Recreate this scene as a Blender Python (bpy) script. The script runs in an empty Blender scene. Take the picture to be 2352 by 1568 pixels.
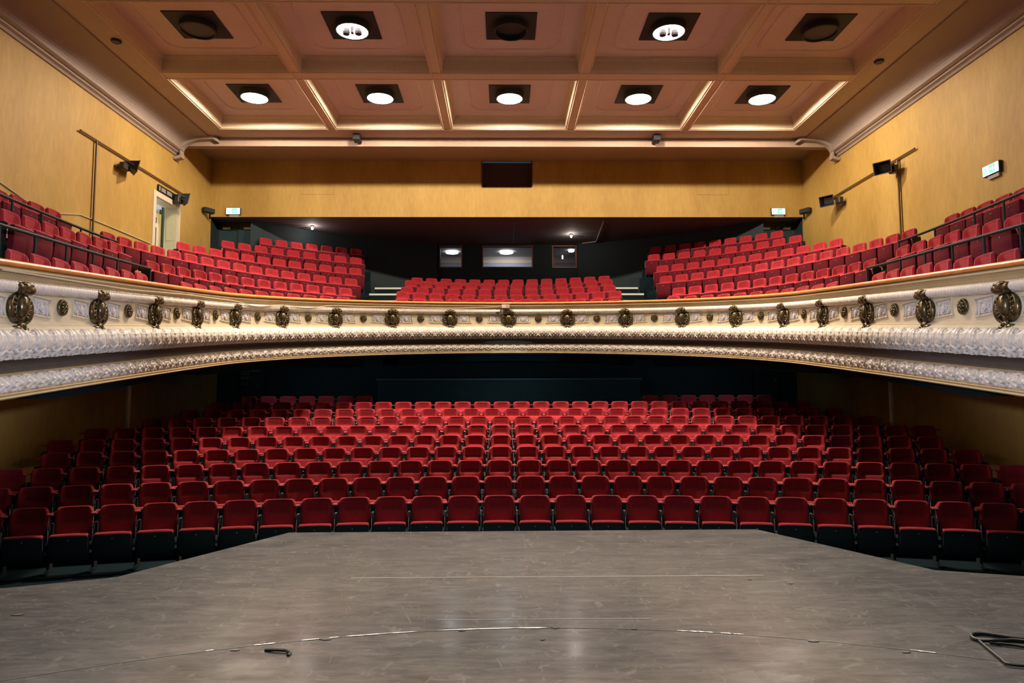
import bpy, math, random
import numpy as np
from math import sin, cos, pi, radians, hypot, atan2, sqrt, exp
from mathutils import Matrix, Vector

scene = bpy.context.scene
COL = scene.collection
rng = random.Random(7)

# ------------------------------------------------------------------ camera
P, YW, RO = radians(4.4), 0.013352, 0.0030
fw = Vector((sin(YW) * cos(P), cos(YW) * cos(P), sin(P)))
rt = Vector((cos(YW), -sin(YW), 0.0))
up = rt.cross(fw)
rt, up = rt * cos(RO) - up * sin(RO), up * cos(RO) + rt * sin(RO)
cd = bpy.data.cameras.new('camera')
cam = bpy.data.objects.new('camera', cd)
COL.objects.link(cam)
cd.lens = 24.0
cd.sensor_width = 36.0
cd.clip_start = 0.05
cd.clip_end = 200
cam.matrix_world = Matrix(((rt.x, up.x, -fw.x, 0.0), (rt.y, up.y, -fw.y, 0.0), (rt.z, up.z, -fw.z, 1.5), (0, 0, 0, 1)))
scene.camera = cam

# ------------------------------------------------------------------ light and exposure
scene.view_settings.view_transform = 'Standard'
scene.view_settings.look = 'None'
scene.view_settings.gamma = 1.0
scene.view_settings.use_curve_mapping = False
scene.view_settings.exposure = 0.0
world = bpy.data.worlds.new('teal_ambient')  # added teal ambient lifting the shadows, no modelled source behind it
scene.world = world
world.use_nodes = True
wb = world.node_tree.nodes['Background']
wb.inputs['Color'].default_value = (0.16, 0.52, 0.68, 1)
wb.inputs['Strength'].default_value = 0.10
scene.cycles.max_bounces = 6
scene.cycles.diffuse_bounces = 3
scene.cycles.caustics_reflective = False
scene.cycles.caustics_refractive = False
scene.cycles.sample_clamp_indirect = 4.0

LAMP = 40.0           # radiance of a lit ceiling lamp
LAMP_COL = (1.0, 0.82, 0.63)
BEAM = 1900.0
GLOW = 660.0
STAGE_BEAM = 2200.0


def light(name, kind, loc, energy, color, target=None, size=0.3, spot=None, blend=0.5):
    ld = bpy.data.lights.new(name, kind)
    ld.energy = energy
    ld.color = color
    if kind == 'AREA':
        ld.shape = 'DISK'
        ld.size = size
    else:
        ld.shadow_soft_size = size
    if kind == 'SPOT':
        ld.spot_size = radians(spot)
        ld.spot_blend = blend
    o = bpy.data.objects.new(name, ld)
    COL.objects.link(o)
    o.location = loc
    if target is not None:
        o.rotation_euler = (Vector(target) - Vector(loc)).to_track_quat('-Z', 'Y').to_euler()
    return o


# cool stage lanterns hung over the proscenium, aimed at the two arms of the balcony
COOL = (0.82, 0.85, 1.0)
light('stage_lantern', 'SPOT', (3.6, 1.0, 2.5), 2300, COOL, (-5.5, 7.3, 2.75), 0.2, 27, 0.8)
# added teal fills that lift the shade under the balcony and in the recess
for wx_ in (-5.5, .2, 5.9):
    light('teal_fill_light', 'AREA', (wx_, 18.9, 2.15), 4, (.55, .9, 1.0), (wx_, 21.7, 1.0), 2.6)
wl = light('stage_fill_light', 'AREA', (.2, 4.0, 7.5), 70, (1.0, .93, .87), (.2, 4.0, 0), 4.0)  # added unseen light that brightens the stage floor
wl.data.spread = radians(95)
light('teal_fill_light', 'AREA', (.2, 22.2, 6.7), 1.5, (.30, .80, 1.0), (.2, 23.8, 4.3), 2.6)
light('stage_lantern', 'SPOT', (-3.3, 1.0, 2.5), 2300, COOL, (5.9, 7.3, 2.75), 0.2, 27, 0.8)


# ------------------------------------------------------------------ materials
MATS = {}


def mat(name, col, rough=0.6, metal=0.0, spec=0.5, emit=None, estr=0.0, noise=None, bump=None, coat=0.0, sheen=0.0):
    """noise = (scale, amount, detail, stretch), bump = (scale, strength, distance)"""
    if name in MATS:
        return MATS[name]
    m = bpy.data.materials.new(name)
    m.use_nodes = True
    nt = m.node_tree
    b = nt.nodes['Principled BSDF']
    b.inputs['Base Color'].default_value = (*col, 1)
    b.inputs['Roughness'].default_value = rough
    b.inputs['Metallic'].default_value = metal
    b.inputs['Specular IOR Level'].default_value = spec
    b.inputs['Coat Weight'].default_value = coat
    b.inputs['Sheen Weight'].default_value = sheen
    if emit:
        b.inputs['Emission Color'].default_value = (*emit, 1)
        b.inputs['Emission Strength'].default_value = estr
    tc = None
    if noise or bump:
        tc = nt.nodes.new('ShaderNodeTexCoord')
    if noise:
        sc, amt, det, st = noise
        mp = nt.nodes.new('ShaderNodeMapping')
        mp.inputs['Scale'].default_value = st
        nt.links.new(tc.outputs['Object'], mp.inputs['Vector'])
        n = nt.nodes.new('ShaderNodeTexNoise')
        n.inputs['Scale'].default_value = sc
        n.inputs['Detail'].default_value = det
        n.inputs['Roughness'].default_value = 0.62
        nt.links.new(mp.outputs['Vector'], n.inputs['Vector'])
        r = nt.nodes.new('ShaderNodeMapRange')
        r.inputs['From Min'].default_value = 0.3
        r.inputs['From Max'].default_value = 0.7
        r.inputs['To Min'].default_value = 1 - amt
        r.inputs['To Max'].default_value = 1 + amt
        nt.links.new(n.outputs['Fac'], r.inputs['Value'])
        mx = nt.nodes.new('ShaderNodeVectorMath')
        mx.operation = 'SCALE'
        mx.inputs[0].default_value = col
        nt.links.new(r.outputs['Result'], mx.inputs['Scale'])
        nt.links.new(mx.outputs['Vector'], b.inputs['Base Color'])
    if bump:
        sc, stn, dist = bump
        n2 = nt.nodes.new('ShaderNodeTexNoise')
        n2.inputs['Scale'].default_value = sc
        n2.inputs['Detail'].default_value = 4
        nt.links.new(tc.outputs['Object'], n2.inputs['Vector'])
        bp = nt.nodes.new('ShaderNodeBump')
        bp.inputs['Strength'].default_value = stn
        bp.inputs['Distance'].default_value = dist
        nt.links.new(n2.outputs['Fac'], bp.inputs['Height'])
        nt.links.new(bp.outputs['Normal'], b.inputs['Normal'])
    MATS[name] = m
    return m


RED = mat('red_fabric', (0.43, 0.025, 0.038), 0.9, spec=0.2, sheen=0.25, noise=(9, 0.13, 3, (1, 1, 1)), bump=(160, 0.25, 0.002))
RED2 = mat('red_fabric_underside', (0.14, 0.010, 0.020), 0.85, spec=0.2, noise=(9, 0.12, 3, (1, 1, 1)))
TEAL = mat('black_metal', (0.008, 0.019, 0.024), 0.62)
CHROME = mat('satin_steel', (0.72, 0.78, 0.84), 0.38, metal=0.6)
BOLT = mat('steel_bolt', (0.8, 0.8, 0.8), 0.35, metal=0.5)
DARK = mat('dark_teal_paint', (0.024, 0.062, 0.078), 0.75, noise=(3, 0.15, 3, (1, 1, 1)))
CARPET = mat('dark_carpet', (0.010, 0.022, 0.028), 0.95, spec=0.05, noise=(60, 0.25, 2, (1, 1, 1)))
WOODR = mat('varnished_oak_rail', (0.74, 0.27, 0.055), 0.36, spec=0.5, coat=0.2, noise=(5, 0.22, 5, (1, 1, 8)))
CREAM = mat('cream_plaster', (0.66, 0.58, 0.42), 0.55, noise=(4, 0.06, 4, (1, 1, 1)))
GOLDC = mat('old_gold_plaster', (0.47, 0.36, 0.19), 0.5, noise=(4, 0.10, 4, (1, 1, 1)))
LEAFW = mat('white_plaster_relief', (0.72, 0.66, 0.60), 0.5, noise=(6, 0.08, 4, (1, 1, 1)))
COVE = mat('shade_brown_plaster', (0.105, 0.085, 0.07), 0.75)  # shade under the leaf band put into a dark plaster colour
LILAC = mat('pale_lilac_plaster', (0.60, 0.56, 0.56), 0.55)
BLUEP = mat('dusty_blue_plaster', (0.33, 0.40, 0.47), 0.55)
BRONZE = mat('dark_bronze', (0.135, 0.105, 0.052), 0.30, metal=0.7, noise=(22, 0.75, 3, (1, 1, 1)))
WHITE = mat('white_paint', (0.78, 0.76, 0.68), 0.5)
DOORC = mat('cream_gloss_paint', (0.66, 0.60, 0.36), 0.4, noise=(3, 0.06, 3, (1, 1, 1)))
NOSE = mat('white_step_nosing', (0.85, 0.85, 0.82), 0.5)
BLACK = mat('black_plastic', (0.012, 0.016, 0.019), 0.5)
LPANEL = mat('dark_lamp_panel', (0.020, 0.026, 0.028), 0.6)
GREYD = mat('grey_diffuser', (0.07, 0.075, 0.075), 0.5)
LAMPM = mat('lit_lamp_diffuser', (1, 1, 1), 0.5, emit=LAMP_COL, estr=LAMP)
BULBM = mat('bare_bulb', (1, 1, 1), 0.5, emit=(1.0, 0.86, 0.74), estr=90)
CREFL = mat('polished_reflector', (0.9, 0.87, 0.82), 0.25, metal=0.6)
MAHO = mat('reddish_wood_frame', (0.26, 0.10, 0.05), 0.45)
GREYB = mat('grey_metal_box', (0.42, 0.38, 0.35), 0.45)
CABLE = mat('cream_cable', (0.58, 0.49, 0.34), 0.5)
BLKC = mat('black_cable', (0.010, 0.017, 0.020), 0.55)


def node_mat(name):
    m = bpy.data.materials.new(name)
    m.use_nodes = True
    nt = m.node_tree
    return m, nt, nt.nodes['Principled BSDF'], nt.nodes.new, nt.links.new


def wall_paint(name, base, blot, amt):
    m, nt, b, N, L = node_mat(name)
    tc = N('ShaderNodeTexCoord')
    n1 = N('ShaderNodeTexNoise'); n1.inputs['Scale'].default_value = 0.55; n1.inputs['Detail'].default_value = 6; n1.inputs['Roughness'].default_value = 0.65
    mp = N('ShaderNodeMapping'); mp.inputs['Scale'].default_value = (1, 1, 0.35)
    L(tc.outputs['Object'], mp.inputs['Vector']); L(mp.outputs['Vector'], n1.inputs['Vector'])
    r = N('ShaderNodeValToRGB')
    r.color_ramp.elements[0].position = 0.36; r.color_ramp.elements[0].color = (*blot, 1)
    r.color_ramp.elements[1].position = 0.62; r.color_ramp.elements[1].color = (*base, 1)
    L(n1.outputs['Fac'], r.inputs['Fac'])
    n2 = N('ShaderNodeTexNoise'); n2.inputs['Scale'].default_value = 14; n2.inputs['Detail'].default_value = 5
    mp2 = N('ShaderNodeMapping'); mp2.inputs['Scale'].default_value = (1, 1, 0.25)
    L(tc.outputs['Object'], mp2.inputs['Vector']); L(mp2.outputs['Vector'], n2.inputs['Vector'])
    r2 = N('ShaderNodeMapRange'); r2.inputs['From Min'].default_value = 0.3; r2.inputs['From Max'].default_value = 0.7
    r2.inputs['To Min'].default_value = 1 - amt; r2.inputs['To Max'].default_value = 1 + amt
    L(n2.outputs['Fac'], r2.inputs['Value'])
    s = N('ShaderNodeVectorMath'); s.operation = 'SCALE'
    L(r.outputs['Color'], s.inputs[0]); L(r2.outputs['Result'], s.inputs['Scale']); L(s.outputs['Vector'], b.inputs['Base Color'])
    b.inputs['Roughness'].default_value = 0.62
    bp = N('ShaderNodeBump'); bp.inputs['Strength'].default_value = 0.25; bp.inputs['Distance'].default_value = 0.01
    n3 = N('ShaderNodeTexNoise'); n3.inputs['Scale'].default_value = 30
    L(tc.outputs['Object'], n3.inputs['Vector']); L(n3.outputs['Fac'], bp.inputs['Height']); L(bp.outputs['Normal'], b.inputs['Normal'])
    return m


YEL = wall_paint('mustard_wall_paint', (0.56, 0.365, 0.095), (0.43, 0.262, 0.060), 0.07)
CEILP = wall_paint('dusty_pink_ceiling_paint', (0.82, 0.70, 0.66), (0.77, 0.65, 0.61), 0.03)
RIBP = wall_paint('ochre_rib_paint', (0.80, 0.67, 0.49), (0.75, 0.62, 0.45), 0.03)
BEAMP = wall_paint('pale_beam_paint', (0.56, 0.46, 0.38), (0.52, 0.42, 0.345), 0.03)


REARP = wall_paint('dull_pink_beam_paint', (0.38, 0.27, 0.205), (0.35, 0.245, 0.185), 0.03)
COVEP = wall_paint('grey_pink_coving_paint', (0.40, 0.325, 0.28), (0.37, 0.295, 0.25), 0.03)


def stage_paint():
    m, nt, b, N, L = node_mat('scuffed_grey_stage_paint')
    tc = N('ShaderNodeTexCoord')

    def noise(scale, det, st=(1, 1, 1), rough=0.6, dist=0.0, rot=0.0):
        mp = N('ShaderNodeMapping'); mp.inputs['Scale'].default_value = st; mp.inputs['Rotation'].default_value = (0, 0, rot)
        L(tc.outputs['Object'], mp.inputs['Vector'])
        n = N('ShaderNodeTexNoise'); n.inputs['Scale'].default_value = scale; n.inputs['Detail'].default_value = det
        n.inputs['Roughness'].default_value = rough; n.inputs['Distortion'].default_value = dist
        L(mp.outputs['Vector'], n.inputs['Vector'])
        return n.outputs['Fac']

    def rng_(src, a, c, lo, hi):
        r = N('ShaderNodeMapRange'); r.inputs['From Min'].default_value = a; r.inputs['From Max'].default_value = c
        r.inputs['To Min'].default_value = lo; r.inputs['To Max'].default_value = hi
        L(src, r.inputs['Value']); return r.outputs['Result']

    def math_(op, a, c):
        n = N('ShaderNodeMath'); n.operation = op
        for i, v in enumerate((a, c)):
            if isinstance(v, (int, float)): n.inputs[i].default_value = v
            else: L(v, n.inputs[i])
        return n.outputs[0]
    base = N('ShaderNodeValToRGB')
    base.color_ramp.elements[0].position = 0.33; base.color_ramp.elements[0].color = (0.070, 0.076, 0.084, 1)
    base.color_ramp.elements[1].position = 0.68; base.color_ramp.elements[1].color = (0.112, 0.116, 0.121, 1)
    L(noise(2.4, 9, (0.7, 1.3, 1), 0.72), base.inputs['Fac'])
    # thin light scratches: narrow iso-lines of stretched noises, broken up by another noise
    tot = None
    for (sc, rot, st, w) in ((2.2, 0.5, (1, 0.35, 1), 0.016), (3.1, -0.7, (1, 0.3, 1), 0.014), (2.6, 1.35, (0.4, 1, 1), 0.015), (5.0, 0.15, (0.5, 1, 1), 0.02), (4.0, 2.2, (1, 0.6, 1), 0.02)):
        n = noise(sc, 1.5, st, 0.5, 1.2, rot)
        d = math_('ABSOLUTE', math_('SUBTRACT', n, 0.5), 0)
        line = rng_(d, 0.0, w, 1.0, 0.0)
        gate = rng_(noise(sc * 1.7 + 1, 3, rot=rot + 1), 0.52, 0.62, 0.0, 1.0)
        v = math_('MULTIPLY', line, gate)
        tot = v if tot is None else math_('MAXIMUM', tot, v)
    smear = rng_(noise(11, 8, (0.30, 1.4, 1), 0.75, 0.8), 0.42, 0.88, 0.0, 0.55)
    tot = math_('MAXIMUM', math_('MULTIPLY', tot, 0.42), smear)
    mx = N('ShaderNodeMix'); mx.data_type = 'RGBA'
    L(tot, mx.inputs['Factor']); L(base.outputs['Color'], mx.inputs[6]); mx.inputs[7].default_value = (0.32, 0.305, 0.295, 1)
    L(mx.outputs[2], b.inputs['Base Color'])
    L(rng_(noise(3.5, 6, (0.6, 1.2, 1), 0.65), 0.3, 0.7, 0.13, 0.25), b.inputs['Roughness'])
    b.inputs['Specular IOR Level'].default_value = 0.55
    bp = N('ShaderNodeBump'); bp.inputs['Strength'].default_value = 0.2; bp.inputs['Distance'].default_value = 0.003
    L(noise(9, 6, (0.5, 1, 1), 0.6), bp.inputs['Height']); L(bp.outputs['Normal'], b.inputs['Normal'])
    return m


STAGE = stage_paint()


# ------------------------------------------------------------------ mesh helpers
class MB:
    def __init__(s):
        s.v = []; s.f = []; s.m = []; s.mats = []

    def mi(s, m):
        if m not in s.mats: s.mats.append(m)
        return s.mats.index(m)

    def add(s, verts, faces, m=None):
        k = len(s.v)
        s.v.extend([tuple(map(float, p)) for p in verts])
        s.f.extend([tuple(i + k for i in f) for f in faces])
        i = s.mi(m) if m is not None else 0
        s.m.extend([i] * len(faces))
        return s

    def box(s, c, d, m=None, R=None):
        x, y, z = d[0] / 2, d[1] / 2, d[2] / 2
        V = [Vector((i * x, j * y, k * z)) for i in (-1, 1) for j in (-1, 1) for k in (-1, 1)]
        if R is not None: V = [R @ v for v in V]
        V = [v + Vector(c) for v in V]
        return s.add(V, [(0, 1, 3, 2), (4, 6, 7, 5), (0, 4, 5, 1), (2, 3, 7, 6), (0, 2, 6, 4), (1, 5, 7, 3)], m)

    def bbox(s, x0, x1, y0, y1, z0, z1, m=None):
        return s.box(((x0 + x1) / 2, (y0 + y1) / 2, (z0 + z1) / 2), (x1 - x0, y1 - y0, z1 - z0), m)

    def rbox(s, c, d, r, m=None, R=None):
        """box with all edges chamfered by r"""
        hx, hy, hz = d[0] / 2, d[1] / 2, d[2] / 2
        V, F, idx = [], [], {}
        for a in (-1, 1):
            for b in (-1, 1):
                for e in (-1, 1):
                    for ax in range(3):
                        p = [a * (hx - r), b * (hy - r), e * (hz - r)]
                        p[ax] = (a, b, e)[ax] * (hx, hy, hz)[ax]
                        idx[(a, b, e, ax)] = len(V); V.append(Vector(p))
        for ax in range(3):
            o = [i for i in range(3) if i != ax]
            for sg in (-1, 1):
                q = []
                for (u, w) in ((-1, -1), (1, -1), (1, 1), (-1, 1)):
                    k = [0, 0, 0]; k[ax] = sg; k[o[0]] = u; k[o[1]] = w
                    q.append(idx[(*k, ax)])
                F.append(q)
        for ax in range(3):
            o = [i for i in range(3) if i != ax]
            for u in (-1, 1):
                for w in (-1, 1):
                    q = []
                    for sg, face in ((-1, o[0]), (-1, o[1]), (1, o[1]), (1, o[0])):
                        k = [0, 0, 0]; k[ax] = sg; k[o[0]] = u; k[o[1]] = w
                        q.append(idx[(*k, face)])
                    F.append(q)
        for a in (-1, 1):
            for b in (-1, 1):
                for e in (-1, 1):
                    F.append([idx[(a, b, e, i)] for i in range(3)])
        if R is not None: V = [R @ v for v in V]
        V = [v + Vector(c) for v in V]
        return s.add(V, F, m)

    def tube(s, pts, r, m=None, n=8, caps=True):
        pts = [Vector(p) for p in pts]
        rr = r if isinstance(r, (list, tuple)) else [r] * len(pts)
        V, F = [], []
        prev = None
        for i, p in enumerate(pts):
            t = (pts[min(i + 1, len(pts) - 1)] - pts[max(i - 1, 0)]).normalized()
            a = prev if prev is not None and abs(prev.dot(t)) < 0.95 else (Vector((0, 0, 1)) if abs(t.z) < 0.9 else Vector((1, 0, 0)))
            u = (a - t * a.dot(t)).normalized(); w = t.cross(u); prev = u
            for k in range(n):
                an = 2 * pi * k / n
                V.append(p + (u * cos(an) + w * sin(an)) * rr[i])
        for i in range(len(pts) - 1):
            for k in range(n):
                F.append((i * n + k, i * n + (k + 1) % n, (i + 1) * n + (k + 1) % n, (i + 1) * n + k))
        if caps:
            F.append(tuple(range(n - 1, -1, -1))); F.append(tuple((len(pts) - 1) * n + k for k in range(n)))
        return s.add(V, F, m)

    def ell(s, c, r, m=None, nu=14, nv=8, R=None):
        V, F = [], []
        for j in range(nv + 1):
            th = pi * j / nv
            for i in range(nu):
                ph = 2 * pi * i / nu
                v = Vector((r[0] * sin(th) * cos(ph), r[1] * sin(th) * sin(ph), r[2] * cos(th)))
                if R is not None: v = R @ v
                V.append(v + Vector(c))
        for j in range(nv):
            for i in range(nu):
                F.append((j * nu + i, (j + 1) * nu + i, (j + 1) * nu + (i + 1) % nu, j * nu + (i + 1) % nu))
        return s.add(V, F, m)

    def grid(s, A, m=None, close_u=False):
        """A: array (nu, nv, 3)"""
        nu, nv = A.shape[:2]
        k = len(s.v)
        s.v.extend(map(tuple, A.reshape(-1, 3).tolist()))
        i, j = np.meshgrid(np.arange(nu - 1), np.arange(nv - 1), indexing='ij')
        a = (k + i * nv + j).ravel()
        q = np.stack([a, a + nv, a + nv + 1, a + 1], 1).tolist()
        s.f.extend(map(tuple, q))
        s.m.extend([s.mi(m) if m is not None else 0] * len(q))
        return s

    def lathe(s, c, prof, m=None, n=24, axis='z'):
        """prof: (radius, height) pairs"""
        V, F = [], []
        for (r, h) in prof:
            for k in range(n):
                an = 2 * pi * k / n
                if axis == 'z': V.append((c[0] + r * cos(an), c[1] + r * sin(an), c[2] + h))
                else: V.append((c[0] + r * cos(an), c[1] + h, c[2] + r * sin(an)))
        for i in range(len(prof) - 1):
            for k in range(n):
                F.append((i * n + k, i * n + (k + 1) % n, (i + 1) * n + (k + 1) % n, (i + 1) * n + k))
        return s.add(V, F, m)

    def mesh(s, name, m=None, smooth=False):
        me = bpy.data.meshes.new(name)
        me.from_pydata(s.v, [], s.f)
        ms = s.mats if s.mats else [m]
        for x in ms: me.materials.append(x)
        if len(ms) > 1: me.polygons.foreach_set('material_index', s.m)
        if smooth: me.polygons.foreach_set('use_smooth', [True] * len(s.f))
        me.update()
        return me

    def build(s, name, m=None, parent=None, smooth=False, label=None, cat=None, group=None, kind=None):
        return obj(name, s.mesh(name, m, smooth), parent, label, cat, group, kind)


def tag(o, label=None, cat=None, group=None, kind=None):
    if label: o['label'] = label
    if cat: o['category'] = cat
    if group: o['group'] = group
    if kind: o['kind'] = kind
    return o


def obj(name, me, parent=None, label=None, cat=None, group=None, kind=None):
    o = bpy.data.objects.new(name, me)
    COL.objects.link(o)
    if parent is not None: o.parent = parent
    return tag(o, label, cat, group, kind)


def thing(name, label, cat, loc=(0, 0, 0), rz=0.0, group=None, rot=None):
    o = obj(name, None, None, label, cat, group)
    o.location = loc
    o.rotation_euler = rot if rot is not None else (0, 0, rz)
    return o


def copy_tree(o, parent=None):
    c = o.copy(); COL.objects.link(c)
    if parent is not None: c.parent = parent
    for ch in [x for x in o.children]: copy_tree(ch, c)
    return c


XC = 0.177  # walls, ceiling, lamps and wall fixtures: coordinates shrunk about the camera position
HALF = 9.204
ZB, ZP, ZF = 8.615, 8.943, 6.969        # ceiling border, coffer panel, bottom of back fascia
YB = 20.797
BY0, BY1 = 18.541, 18.762

# ------------------------------------------------------------------ the balcony's plan curve
half = [(0, 19.2), (1.645, 18.89), (3.13, 18.11), (4.36, 16.97), (5.215, 15.53), (5.65, 13.91), (5.67, 12.23), (5.575, 10.56), (5.455, 8.89), (5.295, 7.22), (5.12, 5.6)]
PTS = np.array([(0.165 - x, y) for x, y in half[::-1]] + [(0.165 + x, y) for x, y in half[1:]])


def catmull(Pn, n=40):
    out = []
    Q = np.vstack([2 * Pn[0] - Pn[1], Pn, 2 * Pn[-1] - Pn[-2]])
    for i in range(1, len(Q) - 2):
        for t in np.linspace(0, 1, n, endpoint=False):
            a, b, c, d = Q[i - 1], Q[i], Q[i + 1], Q[i + 2]
            out.append(.5 * ((2 * b) + (-a + c) * t + (2 * a - 5 * b + 4 * c - d) * t * t + (-a + 3 * b - 3 * c + d) * t ** 3))
    out.append(Q[-2])
    return np.array(out)


BC = catmull(PTS)
BT = np.gradient(BC, axis=0); BT /= np.linalg.norm(BT, axis=1)[:, None]
BN = np.stack([-BT[:, 1], BT[:, 0]], 1)            # outward, away from the hall's middle
BA = np.r_[0, np.cumsum(np.hypot(*np.diff(BC, axis=0).T))]
BLEN = BA[-1]


def base(s):
    s = np.asarray(s, float)
    x = np.interp(s, BA, BC[:, 0]); y = np.interp(s, BA, BC[:, 1])
    nx = np.interp(s, BA, BN[:, 0]); ny = np.interp(s, BA, BN[:, 1])
    l = np.hypot(nx, ny)
    return x, y, nx / l, ny / l


def rail_z(y):
    return 4.09 - 0.098 * (19.2 - y)


def strip(prof, ds=0.12, disp=None, s0=0.0, s1=BLEN):
    """sweep a profile of (towards the hall, below the rail top) along the balcony front"""
    ns = max(2, int(round((s1 - s0) / ds)) + 1)
    S = np.linspace(s0, s1, ns)
    x, y, nx, ny = base(S)
    pr = np.array(prof, float)
    T = np.gradient(pr, axis=0); T /= np.linalg.norm(T, axis=1)[:, None] + 1e-9
    pn = np.stack([-T[:, 1], T[:, 0]], 1)            # profile normal pointing to the hall
    n = np.repeat(pr[None, :, 0], ns, 0); z = np.repeat(pr[None, :, 1], ns, 0)
    if disp is not None:
        vv = np.r_[0, np.cumsum(np.hypot(*np.diff(pr, axis=0).T))]; vv /= vv[-1]
        h = disp(S[:, None], vv[None, :])
        n = n + h * pn[None, :, 0]; z = z + h * pn[None, :, 1]
    A = np.stack([x[:, None] - nx[:, None] * n, y[:, None] - ny[:, None] * n, rail_z(y)[:, None] + z], 2)
    return A


def resample(prof, k):
    pr = np.array(prof, float)
    a = np.r_[0, np.cumsum(np.hypot(*np.diff(pr, axis=0).T))]
    t = np.linspace(0, a[-1], k)
    return np.stack([np.interp(t, a, pr[:, 0]), np.interp(t, a, pr[:, 1])], 1)


S0 = BLEN / 2                      # centre of the balcony
MS = 1.6766                        # spacing of the bronze shields
# ================================================================== STRUCTURE
XL, XR = XC - HALF, XC + HALF
# side walls ------------------------------------------------------------------
DY0, DY1, DZ0, DZ1 = 17.505, 18.744, 4.509, 6.686
m = MB()
m.bbox(XL - .3, XL, 2.0, DY0, -1.2, 8.801); m.bbox(XL - .3, XL, DY1, YB + .1, -1.2, 8.801)
m.bbox(XL - .3, XL, DY0, DY1, -1.2, DZ0); m.bbox(XL - .3, XL, DY0, DY1, DZ1, 8.801)
m.bbox(XL - .3, XL, YB + .1, 21.9, -1.2, 3.3)
m.build('wall_left', YEL, kind='structure')
m = MB(); m.bbox(XR, XR + .3, 2.0, YB + .1, -1.2, 8.801); m.bbox(XR, XR + .3, YB + .1, 21.9, -1.2, 3.3); m.build('wall_right', YEL, kind='structure')
# back fascia over the recess, with its dark hatch opening
m = MB()
hx0, hx1, hz0 = -0.637, 0.903, 7.916
m.bbox(XL, hx0, YB, YB + .3, ZF, 8.801); m.bbox(hx1, XR, YB, YB + .3, ZF, 8.801); m.bbox(hx0, hx1, YB, YB + .3, ZF, hz0)
m.build('wall_back', YEL, kind='structure')
m = MB()
m.bbox(hx0, hx1, YB + .35, YB + .4, hz0, 8.801); m.bbox(hx0 - .03, hx0, YB, YB + .4, hz0, 8.801); m.bbox(hx1, hx1 + .03, YB, YB + .4, hz0, 8.801); m.bbox(hx0, hx1, YB, YB + .4, hz0 - .03, hz0)
m.build('trim_hatch', mat('dark_brown_board', (0.10, 0.045, 0.035), 0.8), kind='structure')
m = MB()
for (a, b_) in ((-6.239, -5.222), (6.071, 7.062)):
    for (x0, x1, z0, z1) in ((a, b_, 8.598, 8.62), (a, b_, 7.677, 7.699), (a, a + .02, 7.695, 8.607), (b_ - .02, b_, 7.695, 8.607)):
        m.bbox(x0, x1, YB - .012, YB, z0, z1)
m.build('trim_access_panel', YEL, kind='structure')
# recess behind the balcony seats ----------------------------------------------
th = np.linspace(-0.86, 0.86, 40)
rc = [(XC + 10.62 * sin(t), 14.16 + 10.62 * cos(t)) for t in th]
wins = [(-2.283, -1.513), (-0.717, 1.071), (1.85, 2.664)]
WZ0, WZ1 = 6.137, 6.881
m = MB()
for i in range(len(rc) - 1):
    (xa, ya), (xb, yb) = rc[i], rc[i + 1]
    if xb < -2.283 or xa > 2.664:
        m.add([(xa, ya, 3), (xb, yb, 3), (xb, yb, ZF), (xa, ya, ZF)], [(0, 1, 2, 3)])
# flat middle part of the control-room wall with three openings
YW0 = 24.78
xs_l = max(p[0] for p in rc if p[0] < -2.283); xs_r = min(p[0] for p in rc if p[0] > 2.664)
il = [p for p in rc if p[0] == xs_l][0]; ir = [p for p in rc if p[0] == xs_r][0]
for (a, b_) in ((il, (-2.434, YW0 - .1)), ((2.832, YW0 - .1), ir)):
    m.add([(a[0], a[1], 3), (b_[0], b_[1], 3), (b_[0], b_[1], ZF), (a[0], a[1], ZF)], [(0, 1, 2, 3)])
xe = [-2.434] + [v for w in wins for v in w] + [2.832]
for i in range(0, len(xe), 2): m.bbox(xe[i], xe[i + 1], YW0 - .1, YW0 + .1, 3, ZF)
for (a, b_) in wins:
    m.bbox(a, b_, YW0 - .1, YW0 + .1, 3, WZ0); m.bbox(a, b_, YW0 - .1, YW0 + .1, WZ1, ZF)
# door walls either side
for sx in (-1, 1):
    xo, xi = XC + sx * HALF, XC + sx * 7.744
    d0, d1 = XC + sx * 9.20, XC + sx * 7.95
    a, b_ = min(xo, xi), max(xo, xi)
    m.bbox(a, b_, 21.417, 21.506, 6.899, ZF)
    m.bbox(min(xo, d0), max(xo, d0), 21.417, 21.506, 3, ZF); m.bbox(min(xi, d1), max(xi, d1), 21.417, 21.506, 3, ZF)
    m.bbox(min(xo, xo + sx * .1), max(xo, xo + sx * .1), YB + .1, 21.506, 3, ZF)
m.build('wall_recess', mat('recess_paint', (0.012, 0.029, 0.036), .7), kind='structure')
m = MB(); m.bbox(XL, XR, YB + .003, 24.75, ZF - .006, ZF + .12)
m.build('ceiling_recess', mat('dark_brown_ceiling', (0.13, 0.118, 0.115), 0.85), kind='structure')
# stalls back wall
m = MB(); m.bbox(XL, XR, 21.7, 21.9, -1.2, 3.4); m.build('wall_stalls_back', DARK, kind='structure')

m = MB(); m.bbox(XL, XR, 20.6, 25.2, 3.05, 3.12); m.build('floor_balcony', CARPET, kind='structure')

# ceiling ---------------------------------------------------------------------
CB = [-4.761, -1.655, 1.655, 4.761]
ROWS_Y = [(15.045, 17.921), (11.992, 14.647), (8.938, 11.594), (5.885, 8.54), (2.832, 5.487)]
m = MB()
m.bbox(XC - 8.142, XC + 8.142, 1.0, 18.231, ZP, ZP + .1, CEILP)


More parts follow.
